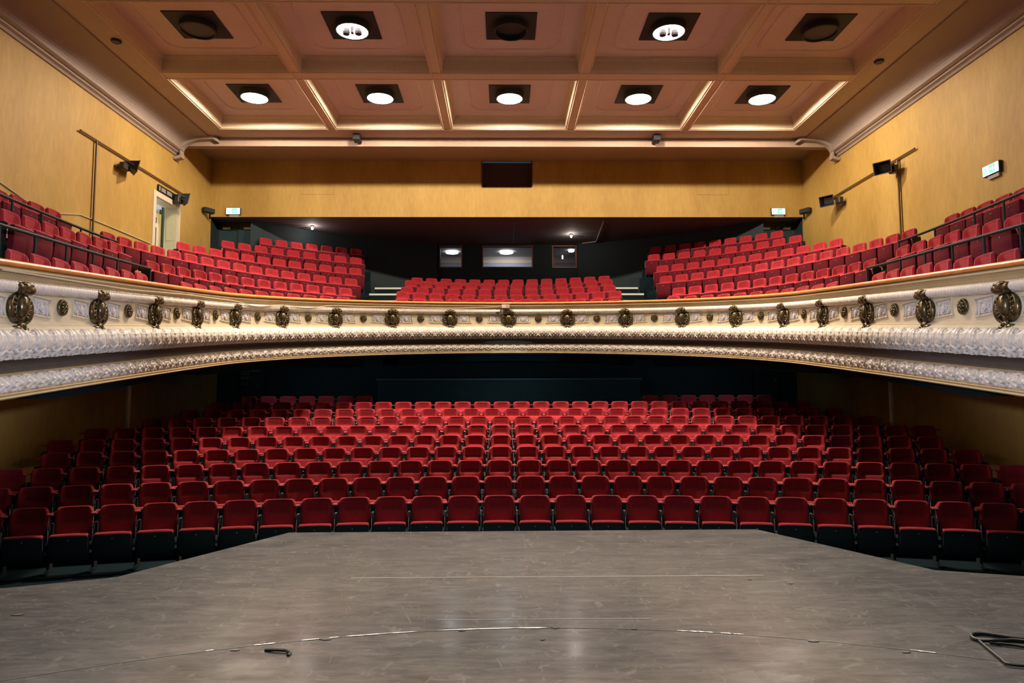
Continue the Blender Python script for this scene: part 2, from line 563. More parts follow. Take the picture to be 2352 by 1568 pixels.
def rib(prof_half, a, b_, along):
    """prof_half: (half width, z) from bottom to top; swept from a to b_ with centre line given"""
    (c0, lo, hi) = a
    pr = [(-w, z) for w, z in prof_half[::-1]] + [(w, z) for w, z in prof_half]
    V = []
    for e in (lo, hi):
        for (w, z) in pr:
            V.append((c0 + w, e, z) if along == 'y' else (e, c0 + w, z))
    n = len(pr)
    m.add(V, [(i, i + 1, n + i + 1, n + i) for i in range(n - 1)], RIBP)


PH = [(0.075, 0), (0.078, -0.011), (0.093, -0.016), (0.106, -0.009), (0.108, 0.011), (0.117, 0.013), (0.122, 0), (0.137, 0), (0.142, 0.027), (0.146, 0.044), (0.152, 0.049), (0.158, 0.257), (0.181, 0.274), (0.19, 0.305), (0.221, 0.31), (0.226, 0.328)]


def shift(w0): return [(w + w0, ZB + z) for w, z in PH]


for c in CB: rib(shift(0.0), (XC + c, 1.0, 18.054), None, 'y')
for i in range(len(ROWS_Y) - 1):
    yc = (ROWS_Y[i][0] + ROWS_Y[i + 1][1]) / 2
    rib([(w_, z_ - .004) for w_, z_ in shift(0.053)], (yc, XC - 7.788, XC + 7.788), None, 'x')


def half_rib(pr, c0, sgn, lo, hi, along):
    V = []
    for e in (lo, hi):
        for (w, z) in pr:
            V.append((c0 + sgn * w, e, z) if along == 'y' else (e, c0 + sgn * w, z))
    n = len(pr)
    m.add(V, [(i, i + 1, n + i + 1, n + i) for i in range(n - 1)], RIBP)


EH = [(w - .097, ZB + z) for w, z in PH]
half_rib(EH, XC - 7.735, 1, 1.0, 17.966, 'y'); half_rib(EH, XC + 7.735, -1, 1.0, 17.966, 'y')
half_rib([(w_, z_ - .003) for w_, z_ in EH], 17.921, -1, XC - 7.788, XC + 7.788, 'x')
# flat borders
m.bbox(XC - 8.284, XC - 7.735, 1.0, BY1, ZB, ZB + .05, BEAMP); m.bbox(XC + 7.735, XC + 8.284, 1.0, BY1, ZB, ZB + .05, BEAMP)
m.bbox(XC - 7.744, XC + 7.744, 17.921, BY0 + .02, ZB, ZB + .05, BEAMP)
# rear beam and the soffit behind it
m.bbox(XL, XR, BY0, BY1, 8.368, 8.801, REARP)
m.bbox(XL, XR, BY1, YB + .1, 8.748, 8.801, REARP)
# moulded rounded-rectangle panels in each coffer
XCEL = [(-7.735, -4.885), (-4.637, -1.779), (-1.531, 1.531), (1.779, 4.637), (4.885, 7.735)]
for (y0, y1) in ROWS_Y:
    for (xa, xb) in XCEL:
        cx, cy = XC + (xa + xb) / 2, (y0 + y1) / 2
        hx, hy, r = 1.035, 0.974, 0.336
        loop = []
        for (sx, sy, a0) in ((1, 1, 0), (-1, 1, pi / 2), (-1, -1, pi), (1, -1, 1.5 * pi)):
            for k in range(6):
                an = a0 + k * pi / 10
                loop.append((cx + sx * (hx - r) + r * cos(an), cy + sy * (hy - r) + r * sin(an)))
        n = len(loop)
        V = []
        for (off, z) in ((0, ZP), (.025, ZP - .022), (.055, ZP - .022), (.07, ZP)):
            for (x, y) in loop:
                dx, dy = x - cx, y - cy
                V.append((cx + dx * (1 - off / hx), cy + dy * (1 - off / hy), z))
        m.add(V, [(j * n + k, j * n + (k + 1) % n, (j + 1) * n + (k + 1) % n, (j + 1) * n + k) for j in range(3) for k in range(n)], CEILP)
m.build('ceiling', kind='structure')
# covings along both side walls
for sx, nm in ((-1, 'trim_left'), (1, 'trim_right')):
    m = MB()
    pr = [(8.284, ZB), (8.284, ZB - .03), (8.337, ZB - .03)] + [(8.337 + 0.708 * sin(k / 10 * pi / 2), ZB - .03 - 0.327 * (1 - cos(k / 10 * pi / 2))) for k in range(1, 11)]
    pr += [(9.045, 8.253), (8.992, 8.244), (8.974, 8.208), (9.027, 8.182), (9.071, 8.182), (9.08, 8.146), (9.142, 8.12), (9.169, 8.076), (9.213, 8.076)]
    n = len(pr)
    V = [(XC + sx * w, e, z) for e in (1.0, BY0) for (w, z) in pr]
    m.add(V, [(i, i + 1, n + i + 1, n + i) for i in range(n - 1)])
    # bracket at the rear end: the same curve, thicker and standing proud
    cv = [(8.009, ZB - .10), (8.142, ZB - .02), (8.337, ZB - .03)] + [(8.337 + 0.708 * sin(k / 10 * pi / 2), ZB - .03 - 0.327 * (1 - cos(k / 10 * pi / 2))) for k in range(1, 11)] + [(9.045, 8.226), (9.027, 8.067), (9.213, 8.014)]
    up_ = [(w, z) for (w, z) in cv]
    dn_ = [(w - .05 if w > 8.23 else w, z - .075) for (w, z) in cv]
    q = len(cv)
    for (ya, yb) in ((BY0 - .16, BY0 + .02),):
        V = [(XC + sx * w, e, z) for e in (ya, yb) for L_ in (up_, dn_) for (w, z) in L_]
        F = []
        for i in range(q - 1):
            F += [(q + i, q + i + 1, 3 * q + i + 1, 3 * q + i), (i, i + 1, q + i + 1, q + i), (2 * q + i, 2 * q + i + 1, 3 * q + i + 1, 3 * q + i)]
        F.append((0, q, 3 * q, 2 * q)); F.append((q - 1, 2 * q - 1, 4 * q - 1, 3 * q - 1))
        m.add(V, F)
    m.build(nm, COVEP, kind='structure', smooth=False)

# floors ----------------------------------------------------------------------
m = MB()
poly = [(-12, -3), (14, -3), (14, 5.30), (4.3, 5.66), (3.66, 5.88), (2.80, 7.66), (-2.34, 7.62), (-3.2, 5.83), (-3.9, 5.52), (-12, 5.2)]
V = [(x, y, 0) for x, y in poly] + [(x, y, -.06) for x, y in poly]
n = len(poly)
m.add(V, [tuple(range(n))] + [(i, (i + 1) % n, n + (i + 1) % n, n + i) for i in range(n)])
m.build('floor_stage', STAGE, kind='structure')
m = MB()
poly2 = [(x * .985, y - .06) for x, y in poly]
V = [(x, y, -.06) for x, y in poly2] + [(x, y, -.9) for x, y in poly2]
m.add(V, [(i, (i + 1) % n, n + (i + 1) % n, n + i) for i in range(n)])
m.build('trim_stage_front', DARK, kind='structure')

RN = {1: 22.5, 2: 23.0, 3: 26.5, 4: 29.5, 5: 31, 6: 36, 7: 42, 8: 50, 9: 62, 10: 75}


def st_row(n_): return 10.12 + 1.01 * (n_ - 1), RN[n_], 0.02 + 0.159 * (n_ - 1) - 0.85


def arc(y0, R, X): return y0 - R + sqrt(max(R * R - (X - XC) ** 2, 0))


m = MB()
xs = np.linspace(XL, XR, 40)
edges = [[(x, 5.0, st_row(1)[2]) for x in xs]]
for k in range(1, 12):
    kk = min(k, 10)
    y0, R, z = st_row(kk)
    if k == 11: y0 += 1.2
    if k > 1: edges.append([(x, arc(y0, R, x) - .62, edges[-1][0][2]) for x in xs])
    if k == 1: edges.append([(x, arc(y0, R, x) - .62, z) for x in xs])
    edges.append([(x, arc(y0, R, x) - .62, z) for x in xs])
edges.append([(x, 21.75, edges[-1][0][2]) for x in xs])
m.grid(np.array(edges))
m.build('floor_stalls', CARPET, kind='structure')

# ================================================================== BALCONY
balc = thing('balcony', 'curved theatre balcony with an oak handrail and ornate cream plaster front', 'balcony', (0, 0, 0))


def hsh(a):
    return np.modf(np.abs(np.sin(a * 12.9898) * 43758.5453))[0]


def bell(x, w):
    return np.exp(-(x / w) ** 2)


def leaf_disp(S, v):
    per = MS / 5
    u = (S / per) % 1.0 - .5                       # -.5 .. .5 across one leaf
    au = np.abs(u)
    hook = au - .5
    top = np.clip(v * 10, 0, 1)
    w = .15 + .26 * np.clip(np.sin(pi * np.clip(v * .95 + .08, 0, 1)), 0, 1) ** .8 + .025 * np.sin(v * 30)
    inside = 1 / (1 + np.exp((au - w) * 45))
    body = .012 * np.sqrt(np.clip(1 - (au / np.maximum(w, .02)) ** 2, 0, 1))
    h = inside * (body + .004)
    h -= .016 * bell(au - w - .035, .035) * top                                    # outline groove
    ph = (au * 1.5 - v * .62) * 26
    h -= inside * .008 * np.clip(np.cos(ph), 0, 1) ** 3 * top * np.clip((.68 - v) * 8, 0, 1)   # side veins
    h -= .016 * bell(u, .032) * top * np.clip((.62 - v) * 8, 0, 1)
    h += .012 * bell(au - (.50 - .10 * np.sin(v * 3.4)), .04) * np.clip((.66 - v) * 8, 0, 1)
    h -= .030 * bell(hook, .13) * bell(v - .075, .04)
    for (c0, r) in ((.5, .19), (.0, .17)):
        d = np.sqrt((au - c0) ** 2 + ((v - .84) * .85) ** 2)
        gate = np.clip((v - .60) * 12, 0, 1)
        h += gate * (.014 * bell(d - r, .045) - .026 * bell(d - r * .52, .05) + .012 * bell(d, .05) - .016 * bell(d - r * 1.45, .035))
    return 1.5 * h * (1 - np.clip((v - .93) / .07, 0, 1) * .9)


def scroll_disp(S, v):
    per = MS / 7
    k = np.floor(S / per) % 2
    u = (S / per) % 1.0 - .5
    d = np.sqrt(u ** 2 + ((v - .5) * .8) ** 2)
    an = np.arctan2(v - .5, u) * np.where(k > 0, 1, -1)
    h = .012 * np.cos(d * 30 - an) * np.exp(-(d / .40) ** 4) + .012 * bell(d, .08)
    e = np.abs(u) - .5
    h += .012 * bell(e, .07) * np.cos(v * 20 + 1) - .016 * bell(np.abs(e) - .12, .04)
    return 1.25 * h * np.clip(v * 14, 0, 1) * np.clip((1 - v) * 14, 0, 1)


def torus_disp(S, v):
    w = (S / (MS / 24) + v * 1.1) % 1.0
    w2 = (S / (MS / 31) - v * 1.6) % 1.0
    return .009 * np.abs(np.sin(w * pi)) + .009 * np.abs(np.sin(w2 * pi))


m = MB()
rp = [(-.16, -.07), (-.16, -.012), (-.145, 0), (.03, 0), (.06, -.004), (.085, -.014), (.102, -.03), (.104, -.045), (.095, -.06), (.075, -.07), (.02, -.07)]
m.grid(strip(rp)); m.build('handrail', WOODR, balc, smooth=True, label='varnished orange oak handrail')
m = MB()
m.grid(strip([(.02, -.07), (.02, -.085)]))
m.grid(strip([(.02, -.085), (.075, -.09), (.08, -.11)])); m.grid(strip([(.08, -.11), (.055, -.125), (.03, -.16), (.02, -.20)])); m.grid(strip([(.02, -.20), (.035, -.205), (.03, -.225)]))
m.build('upper_moulding', GOLDC, balc)
m = MB()
tp = [(.02 + .055 * sin(a), -.27 + .052 * cos(a)) for a in np.linspace(0, pi, 15)]
m.grid(strip(tp, .016, torus_disp)); m.build('leaf_roll', LEAFW, balc, smooth=True, label='white leaf-carved roll moulding')
m = MB()
m.grid(strip([(.0, -.315), (.035, -.322), (.03, -.335), (0, -.345)])); m.grid(strip([(0, -.345), (0, -.68)]))
m.build('frieze', CREAM, balc)
m = MB()
m.grid(strip([(0, -.66), (.02, -.665), (.02, -.69), (.045, -.70), (.06, -.735), (.085, -.745)])); m.build('frieze_sill', CREAM, balc)
lp = resample([(.085, -.735), (.13, -.75), (.165, -.79), (.18, -.84), (.175, -.90), (.15, -.955), (.11, -1.0), (.075, -1.035)], 46)
m = MB(); m.grid(strip(lp, .0085, leaf_disp)); m.build('acanthus_band', LEAFW, balc, smooth=True, label='deep white plaster acanthus leaf band')
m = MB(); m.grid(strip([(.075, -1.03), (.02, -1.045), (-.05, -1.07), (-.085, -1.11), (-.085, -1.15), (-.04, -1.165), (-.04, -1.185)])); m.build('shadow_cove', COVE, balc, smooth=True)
m = MB(); m.grid(strip([(-.05, -1.18), (.0, -1.18), (.02, -1.20)])); m.build('lower_fillet', GOLDC, balc)
sp = resample([(.0, -1.195), (.045, -1.215), (.07, -1.26), (.07, -1.31), (.05, -1.355), (.03, -1.375)], 24)
m = MB(); m.grid(strip(sp, .0095, scroll_disp)); m.build('scroll_band', LEAFW, balc, smooth=True, label='narrow plaster scrollwork band along the lower edge')
m = MB(); m.grid(strip([(.03, -1.375), (.055, -1.38), (.06, -1.395), (.05, -1.41), (.06, -1.43), (.04, -1.445), (-.1, -1.45)])); m.build('lower_lip', GOLDC, balc)
# back of the parapet and the soffit
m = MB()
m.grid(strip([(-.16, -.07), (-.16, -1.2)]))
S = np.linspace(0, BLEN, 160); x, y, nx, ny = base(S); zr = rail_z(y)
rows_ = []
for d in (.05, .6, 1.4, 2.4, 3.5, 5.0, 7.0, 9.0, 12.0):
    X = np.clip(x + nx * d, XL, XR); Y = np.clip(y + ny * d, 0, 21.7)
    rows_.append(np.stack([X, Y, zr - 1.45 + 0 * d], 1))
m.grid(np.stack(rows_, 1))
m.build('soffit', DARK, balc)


def on_front(s, n, dz):
    x, y, nx, ny = [float(a) for a in base(s)]
    return (x - nx * n, y - ny * n, float(rail_z(y)) + dz), atan2(ny, nx) - pi / 2


def place_child(o, s, n=0.0, dz=0.0):
    p, a = on_front(s, n, dz)
    o.parent = balc; o.location = p; o.rotation_euler = (0, 0, a)


# bronze shield cartouche: local -y faces the hall, origin at its middle on the frieze plane
def cartouche():
    m = MB()
    m.ell((0, -.005, -.03), (.165, .035, .155), nu=24, nv=10)                 # round scrolled body
    m.ell((0, -.045, -.005), (.072, .060, .118), nu=20, nv=12)                # egg-shaped shield
    m.tube([(.082 * cos(t), -.035, -.005 + .128 * sin(t)) for t in np.linspace(0, 2 * pi, 21)], .014, n=6)
    for sx in (-1, 1):
        pts = [(sx * (.035 + .130 * cos(a)), -.025, -.03 + .150 * sin(a)) for a in np.linspace(-1.2, 1.15, 15)]
        m.tube(pts, [.014 + .018 * sin(k / 14 * pi) for k in range(15)], n=8)
        for k in range(5):
            a = -.85 + k * .42
            m.ell((sx * (.045 + .085 * cos(a)), -.040, -.03 + .115 * sin(a)), (.042, .020, .010), nu=8, nv=5, R=Matrix.Rotation(-sx * a, 3, 'Y'))
        m.tube([(sx * (.155 + .026 * cos(t)), -.035, -.035 + .030 * sin(t)) for t in np.linspace(0, 5.0, 10)], .012, n=6)
        # crossed ribbon ends and the curled feet
        m.tube([(sx * -.035, -.035, -.165), (sx * .03, -.055, -.195), (sx * .075, -.045, -.225)], [.016, .020, .014], n=7)
        m.ell((sx * .060, -.035, -.228), (.055, .040, .030), nu=12, nv=6)
        m.ell((sx * .092, -.035, -.222), (.020, .026, .020), nu=8, nv=5)
        # broad crown lobes
        m.ell((sx * .080, -.045, .178), (.080, .064, .060), nu=14, nv=8)
        m.tube([(sx * .01, -.095, .205), (sx * .065, -.100, .225), (sx * .125, -.070, .200)], [.010, .012, .007], n=6)
    m.ell((0, -.055, .195), (.085, .066, .058), nu=16, nv=8)
    m.ell((0, -.040, .135), (.118, .045, .026), nu=16, nv=6)
    m.tube([(-.11, -.06, .148), (0, -.10, .160), (.11, -.06, .148)], .012, n=6)
    m.v = [(x * 1.13, y, z * (1.04 if z > 0 else 1.06)) for x, y, z in m.v]
    return m.mesh('cartouche', BRONZE, True)


def rosette():
    m = MB()
    m.lathe((0, 0, 0), [(.098, .0), (.098, -.02), (.088, -.035), (.075, -.03), (.068, -.03)], n=24, axis='y')
    for k in range(8):
        a = k * pi / 4
        m.ell((.05 * cos(a), -.035, .05 * sin(a)), (.026, .018, .017), nu=8, nv=5, R=Matrix.Rotation(-a, 3, 'Y'))
    m.ell((0, -.04, 0), (.028, .026, .028), nu=12, nv=7)
    m.ell((0, -.015, 0), (.08, .016, .08), nu=16, nv=6)
    return m.mesh('rosette', BRONZE, True)


def panel():
    m = MB()
    hw, hh = .20, .105
    cut = .035

    def outline(e):
        pts = []
        for k in range(9):
            t = k / 8
            pts.append((hw + e - cut * (1 - (2 * t - 1) ** 2), -hh - e + 2 * (hh + e) * t))
        for k in range(9):
            t = k / 8
            pts.append((-hw - e + cut * (1 - (2 * t - 1) ** 2), hh + e - 2 * (hh + e) * t))
        return pts
    n = 18
    V = []
    for (e, y) in ((0.012, 0), (.006, -.018), (-.008, -.018), (-.016, -.004)):
        V += [(px, y, pz) for (px, pz) in outline(e)]
    m.add(V, [(j * n + k, j * n + (k + 1) % n, (j + 1) * n + (k + 1) % n, (j + 1) * n + k) for j in range(3) for k in range(n)], CREAM)
    o = outline(-.016)
    m.add([(a, -.003, b) for a, b in o], [tuple(range(n))], BLUEP)
    m.rbox((0, -.008, 0), (.27, .012, .165), .004, LILAC)
    m.ell((0, -.018, -.012), (.052, .016, .045), LILAC, 12, 6)
    m.tube([(.05 * cos(t), -.026, -.012 + .045 * sin(t)) for t in np.linspace(0, 2 * pi, 13)], .007, LILAC, 5)
    for sx in (-1, 1):
        m.tube([(sx * (.055 + .06 * t + .0), -.018, -.035 + .07 * sin(t * 5.0)) for t in np.linspace(0, 1, 9)], .010, LILAC, 5)
        m.tube([(sx * (.10 + .022 * cos(t)), -.018, .03 + .022 * sin(t)) for t in np.linspace(0, 5, 9)], .007, LILAC, 5)
        m.ell((sx * .06, -.016, .052), (.035, .012, .012), LILAC, 8, 5)
        m.ell((sx * .105, -.016, -.055), (.022, .012, .014), LILAC, 8, 5)
    return m.mesh('frieze_panel', None, False)


CM, RM, PM = cartouche(), rosette(), panel()
for k in range(-9, 10):
    o = obj('bronze_cartouche', CM, balc); place_child(o, S0 + k * MS, 0.0, -.475)
for k in range(-10, 10):
    s = S0 + (k + .5) * MS
    if 0 < s < BLEN: o = obj('bronze_rosette', RM, balc); place_child(o, s, 0.0, -.47)
    for q in (-.255, .255):
        s2 = s + q * MS
        if .2 < s2 < BLEN - .2: o = obj('frieze_panel', PM, balc); place_child(o, s2, 0.0, -.47)

# ================================================================== SEATS
# local frame: origin on the floor below the top of the backrest, -y faces the stage
def grid_cushion(m, w, z0, z1, yf, th, nu, nv, mt, back=None, arch=0.012, cr=0.045):
    """closed cushion: front surface y = yf(u, v) (u -1..1, v 0 bottom..1 top), thickness th"""
    F_, B_ = np.zeros((nu, nv, 3)), np.zeros((nu, nv, 3))
    for i in range(nu):
        u = -1 + 2 * i / (nu - 1)
        u = math.copysign(1 - (1 - abs(u)) ** 1.25, u)
        for j in range(nv):
            v = j / (nv - 1)
            v = 1 - (1 - v) ** 1.35
            x = u * w / 2
            z = z0 + (z1 - z0) * v + arch * (1 - u * u) * v
            # rounded upper corners
            if v > .7 and abs(u) > .8:
                a, b_ = (abs(u) - .8) / .2, (v - .7) / .3
                z -= cr * a * a * b_ * .55
                x -= math.copysign(cr * a * b_ * b_ * .35, x)
            edge = max(abs(u), abs(2 * v - 1))
            rnd = .5 * th * max(0, (max(abs(u) - .86, 0) / .14) ** 2 + (max(v - .90, 0) / .10) ** 2 + (max(.06 - v, 0) / .06) ** 2)
            F_[i, j] = (x, yf(u, v) + min(rnd, .5 * th), z)
            B_[i, j] = (x, yf(u, 1 if False else v) * 0 + back(v) - min(rnd, .4 * th), z)
    m.grid(F_, mt)
    m.grid(B_[::-1], back_mat[0])
    per = [(i, 0) for i in range(nu)] + [(nu - 1, j) for j in range(1, nv)] + [(i, nv - 1) for i in range(nu - 2, -1, -1)] + [(0, j) for j in range(nv - 2, 0, -1)]
    V = [F_[a] for a in per] + [B_[a] for a in per]
    n = len(per)
    m.add(V, [(k, (k + 1) % n, n + (k + 1) % n, n + k) for k in range(n)], mt)


back_mat = [TEAL]


def sst(a, b_, x):
    t = min(1, max(0, (x - a) / (b_ - a))); return t * t * (3 - 2 * t)


def yf_back(u, v):
    # v: 0 at the bottom of the backrest, 1 at the top
    lean = -.050 + .040 * v
    side = 1 - sst(.60, .86, abs(u))
    t = min(1, max(0, (v - .22) / .36))
    ledge = (-.030 + .050 * t)
    rec = sst(.54, .60, v)
    hollow = .042 * (1 - sst(.925, .985, v)) + .030 * (1 - sst(.55, .95, v))
    prof = ledge * (1 - rec) + hollow * rec
    return lean - .045 + prof * side + (1 - side) * (-.006)


DARKU = mat('shade_dark_underside', (0.020, 0.034, 0.040), 0.7)  # stalls undersides take their shade as a dark teal colour


def make_seat_meshes(nu, nv, under=False, bw=.452, lift=0.0):
    back_mat[0] = TEAL
    b = MB(); grid_cushion(b, bw, .40, .85, yf_back, .09, nu, nv, RED, back=lambda v: .035 + .02 * v - .03)
    backm = b.mesh('backrest', None, True)
    # tipped-up seat pan: rounded red edge on top, darker underside facing the stage
    s = MB()
    up_ = lambda z: .16 + (z - .16) * (1 + lift)
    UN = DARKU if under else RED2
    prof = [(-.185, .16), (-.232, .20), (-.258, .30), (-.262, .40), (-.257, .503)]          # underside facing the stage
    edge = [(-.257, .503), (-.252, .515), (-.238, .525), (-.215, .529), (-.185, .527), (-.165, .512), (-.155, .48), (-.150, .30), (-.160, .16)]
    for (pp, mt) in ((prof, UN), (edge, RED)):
        A = np.zeros((7, len(pp), 3))
        for i in range(7):
            u = (-1, -.93, -.5, 0, .5, .93, 1)[i]
            for j, (y, z) in enumerate(pp):
                sh = .018 if abs(u) == 1 else 0
                wob = .006 * (1 - u * u) if z > .45 else 0
                A[i, j] = (u * .222, y + (.02 * abs(u) ** 6 if mt is UN else 0), up_(z) - sh * (1 if z > .4 else 0) + wob)
        s.grid(A, mt)
    for sx in (-1, 1):
        loop = prof + edge[1:]
        s.add([(sx * .222, y + (.02 if (y, z) in prof else 0), up_(z) - (.018 if z > .4 else 0)) for y, z in loop], [tuple(range(len(loop)))], UN)
    panm = s.mesh('seat', None, True)
    # bolt and arm/standard
    k = MB(); k.ell((0, -.262, up_(.455)), (.0085, .006, .0085), nu=8, nv=5)
    boltm = k.mesh('bolt', BOLT, True)
    return backm, panm, boltm


BKM, PNM, BLM = make_seat_meshes(17, 24)
BKM_B, PNM_B, BLM_B = make_seat_meshes(15, 20, bw=.41, lift=.25)
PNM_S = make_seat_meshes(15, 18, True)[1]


def standard_mesh():
    m = MB()
    # floor-standing side frame between two seats
    A = [(.03, 0), (-.20, 0), (-.20, .03), (-.10, .07), (-.115, .45), (-.17, .60), (-.14, .64), (.02, .645), (.035, .50), (.03, .07)]
    for sx in (-.016, .016): m.add([(sx, y, z) for y, z in A], [tuple(range(len(A)))])
    n = len(A)
    m.add([(-.016, y, z) for y, z in A] + [(.016, y, z) for y, z in A], [(i, (i + 1) % n, n + (i + 1) % n, n + i) for i in range(n)])
    return m.mesh('side_frame', TEAL)


def strip_mesh():
    m = MB(); m.rbox((0, -.160, .50), (.014, .014, .21), .004)
    return m.mesh('steel_strip', CHROME)


def arm_mesh(mt):
    m = MB(); m.rbox((0, -.060, .700), (.074, .13, .026), .010)
    m.v = [(x, y + 0, z + .07) for x, y, z in m.v]
    return m.mesh('armrest', mt, True)


def arm_low():
    m = MB(); m.rbox((0, -.10, .615), (.030, .14, .026), .010)
    return m.mesh('armrest', TEAL, True)


SFM, STM, AR_RED, AR_BLK = standard_mesh(), strip_mesh(), arm_mesh(RED), arm_low()
PITCH = .52
ORD = ['', 'first', 'second', 'third', 'fourth', 'fifth', 'sixth', 'seventh', 'eighth', 'ninth', 'tenth', 'eleventh', 'twelfth', 'thirteenth', 'fourteenth', 'fifteenth', 'sixteenth', 'seventeenth', 'eighteenth', 'nineteenth', 'twentieth']


def ordn(k):
    if k <= 20: return ORD[k]
    if k == 30: return 'thirtieth'
    return ('twenty-' if k < 30 else 'thirty-') + ORD[k % 10]


SEATS = []        # dict(pos, rz, pitch, kind, label, group, last)
ends = {1: 7.2, 2: 7.7, 3: 8.1, 4: 8.5, 5: 8.6, 6: 8.7, 7: 8.35, 8: 8.05, 9: 7.85}
anch = {1: -.06, 2: -.08, 3: -.06, 4: -.05, 5: -.05, 6: -.05, 7: -.05, 8: .24, 9: -.03}
RWN = {1: 'front', 2: 'second', 3: 'third', 4: 'fourth', 5: 'fifth', 6: 'sixth', 7: 'seventh', 8: 'eighth', 9: 'ninth', 10: 'last'}
for r in range(1, 11):
    y0, R, z = st_row(r)
    if r < 10:
        i0 = int(math.ceil((XC - ends[r] - anch[r]) / PITCH)); i1 = int(math.floor((XC + ends[r] - anch[r]) / PITCH))
        ids = [anch[r] + i * PITCH for i in range(i0, i1 + 1)]
    else:
        ids = [XC - 7.15 + i * PITCH for i in range(7)] + [XC + 3.95 + i * PITCH for i in range(7)]
    for q, xx in enumerate(ids):
        ph = (xx - XC) / R
        SEATS.append(dict(p=(XC + R * sin(ph), y0 - R + R * cos(ph), z), a=-ph, pitch=PITCH, st=True, row=('S', r), idx=q, n=len(ids), last=(q == len(ids) - 1)))
BROWS = [  # row ends and heights worked out from seat-top pixels in the image
    ('LA1', 0.90, 3.113, 6.496, 8, 3.313, 3.467, 3.643),
    ('LA2', 1.90, 4.592, 7.566, 7, 4.200, 4.305, 4.410),
    ('LA3', 2.90, 5.424, 7.385, 5, 4.870, 4.920, 4.957),
    ('LB1', 0.90, 8.248, 13.313, 11, 3.752, 3.945, 4.095),
    ('LB2', 1.90, 8.850, 14.865, 13, 4.283, 4.421, 4.514),
    ('LB3', 2.90, 9.055, 16.519, 16, 4.919, 4.962, 4.984),
    ('LB4', 3.80, 12.561, 17.985, 12, 5.429, 5.473, 5.495),
    ('LB5', 4.60, 15.001, 19.177, 9, 5.933, 5.985, 5.998),
    ('LB6', 5.35, 17.223, 20.289, 7, 6.406, 6.437, 6.463),
    ('RA1', 0.90, 30.043, 33.474, 8, 3.626, 3.483, 3.306),
    ('RA2', 1.90, 32.349, 35.426, 7, 4.316, 4.237, 4.107),
    ('RA3', 2.90, 35.567, 37.469, 5, 4.942, 4.917, 4.892),
    ('RB1', 0.90, 23.192, 28.295, 11, 4.096, 3.921, 3.741),
    ('RB2', 1.90, 25.259, 31.224, 13, 4.491, 4.406, 4.277),
    ('RB3', 2.90, 26.758, 34.259, 16, 5.052, 5.022, 4.965),
    ('RB4', 3.80, 28.360, 33.852, 12, 5.565, 5.535, 5.486),
    ('RB5', 4.60, 29.591, 34.238, 10, 6.128, 6.059, 6.034),
    ('RB6', 5.35, 31.091, 35.183, 9, 6.541, 6.517, 6.468),
    ('C1', 0.90, 15.076, 21.421, 13, 4.180, 4.295, 4.174),
    ('C2', 1.90, 16.647, 23.276, 14, 4.560, 4.565, 4.570),
    ('C3', 2.90, 18.322, 24.930, 14, 4.866, 4.890, 4.914),
    ('C4', 3.80, 19.840, 26.492, 14, 5.240, 5.250, 5.259),
    ('C5', 4.60, 21.296, 27.865, 14, 5.483, 5.505, 5.526)]
BLKN = {'LA': 'doorway-side balcony arm', 'RA': 'exit-sign-side balcony arm', 'LB': 'doorway-side balcony block', 'RB': 'exit-sign-side balcony block', 'C': 'middle balcony block'}


def off_curve(d):
    O = BC + BN * d
    return O, np.r_[0, np.cumsum(np.hypot(*np.diff(O, axis=0).T))]


def off_at(d, so):
    O, AO = off_curve(d)
    x = np.interp(so, AO, O[:, 0]); y = np.interp(so, AO, O[:, 1])
    nx = np.interp(so, AO, BN[:, 0]); ny = np.interp(so, AO, BN[:, 1])
    return x, y, nx, ny


tiers = MB()
for (nm, d, a, b_, N, za, zm, zb) in BROWS:
    q = np.linspace(a, b_, N)
    x, y, nx, ny = off_at(d, q)
    t = np.linspace(0, 1, N)
    z = za * (1 - t) * (1 - 2 * t) + zm * 4 * t * (1 - t) + zb * t * (2 * t - 1) - .85
    blk, rr = nm[:-1], int(nm[-1])
    for i in range(N):
        SEATS.append(dict(p=(float(x[i]), float(y[i]), float(z[i])), a=atan2(ny[i], nx[i]) - pi / 2, pitch=(b_ - a) / (N - 1), st=False, row=(blk, rr), idx=i, n=N, last=(i == N - 1)))
    # the tier this row stands on
    e = .35
    S = np.linspace(a - e, b_ + e, 24)
    O, AO = off_curve(d)
    tt = (S - a) / (b_ - a)
    zz = za * (1 - tt) * (1 - 2 * tt) + zm * 4 * tt * (1 - tt) + zb * tt * (2 * tt - 1) - .85
    zz = np.interp(S, q, z)
    x, y, nx, ny = off_at(d, S)
    f0, f1 = -.56, .48
    fr = np.stack([np.stack([np.clip(x + nx * o_, XL + .01, XR - .01), y + ny * o_, zz + dz], 1) for (o_, dz) in ((f0, -1.0), (f0, 0), (f1, 0), (f1, -1.0))], 1)
    tiers.grid(fr)
    for k in (0, -1):
        tiers.add(fr[k], [(0, 1, 2, 3)])
tiers.build('seating_tiers', CARPET, balc)

# which seats are individuals: the 300 that show largest
cp = Vector((0, 0, 1.5))
for s in SEATS: s['d'] = (Vector(s['p']) + Vector((0, 0, .7)) - cp).length
order = sorted(range(len(SEATS)), key=lambda i: SEATS[i]['d'])
keep = set(order[:300])
proto = {}


def seat_proto(st):
    t = thing('theatre_seat', 'x', 'seat')
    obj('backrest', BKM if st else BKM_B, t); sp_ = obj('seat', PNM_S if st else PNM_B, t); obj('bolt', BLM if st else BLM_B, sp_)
    f = obj('side_frame', SFM, t, label='black metal side frame'); f.location = (-PITCH / 2, 0, 0)
    g = obj('steel_strip', STM, f, label='bright steel strip')
    arm = obj('armrest', AR_RED if st else AR_BLK, t, label='red padded armrest' if st else 'black armrest')
    arm.location = (-PITCH / 2, 0, 0)
    return t


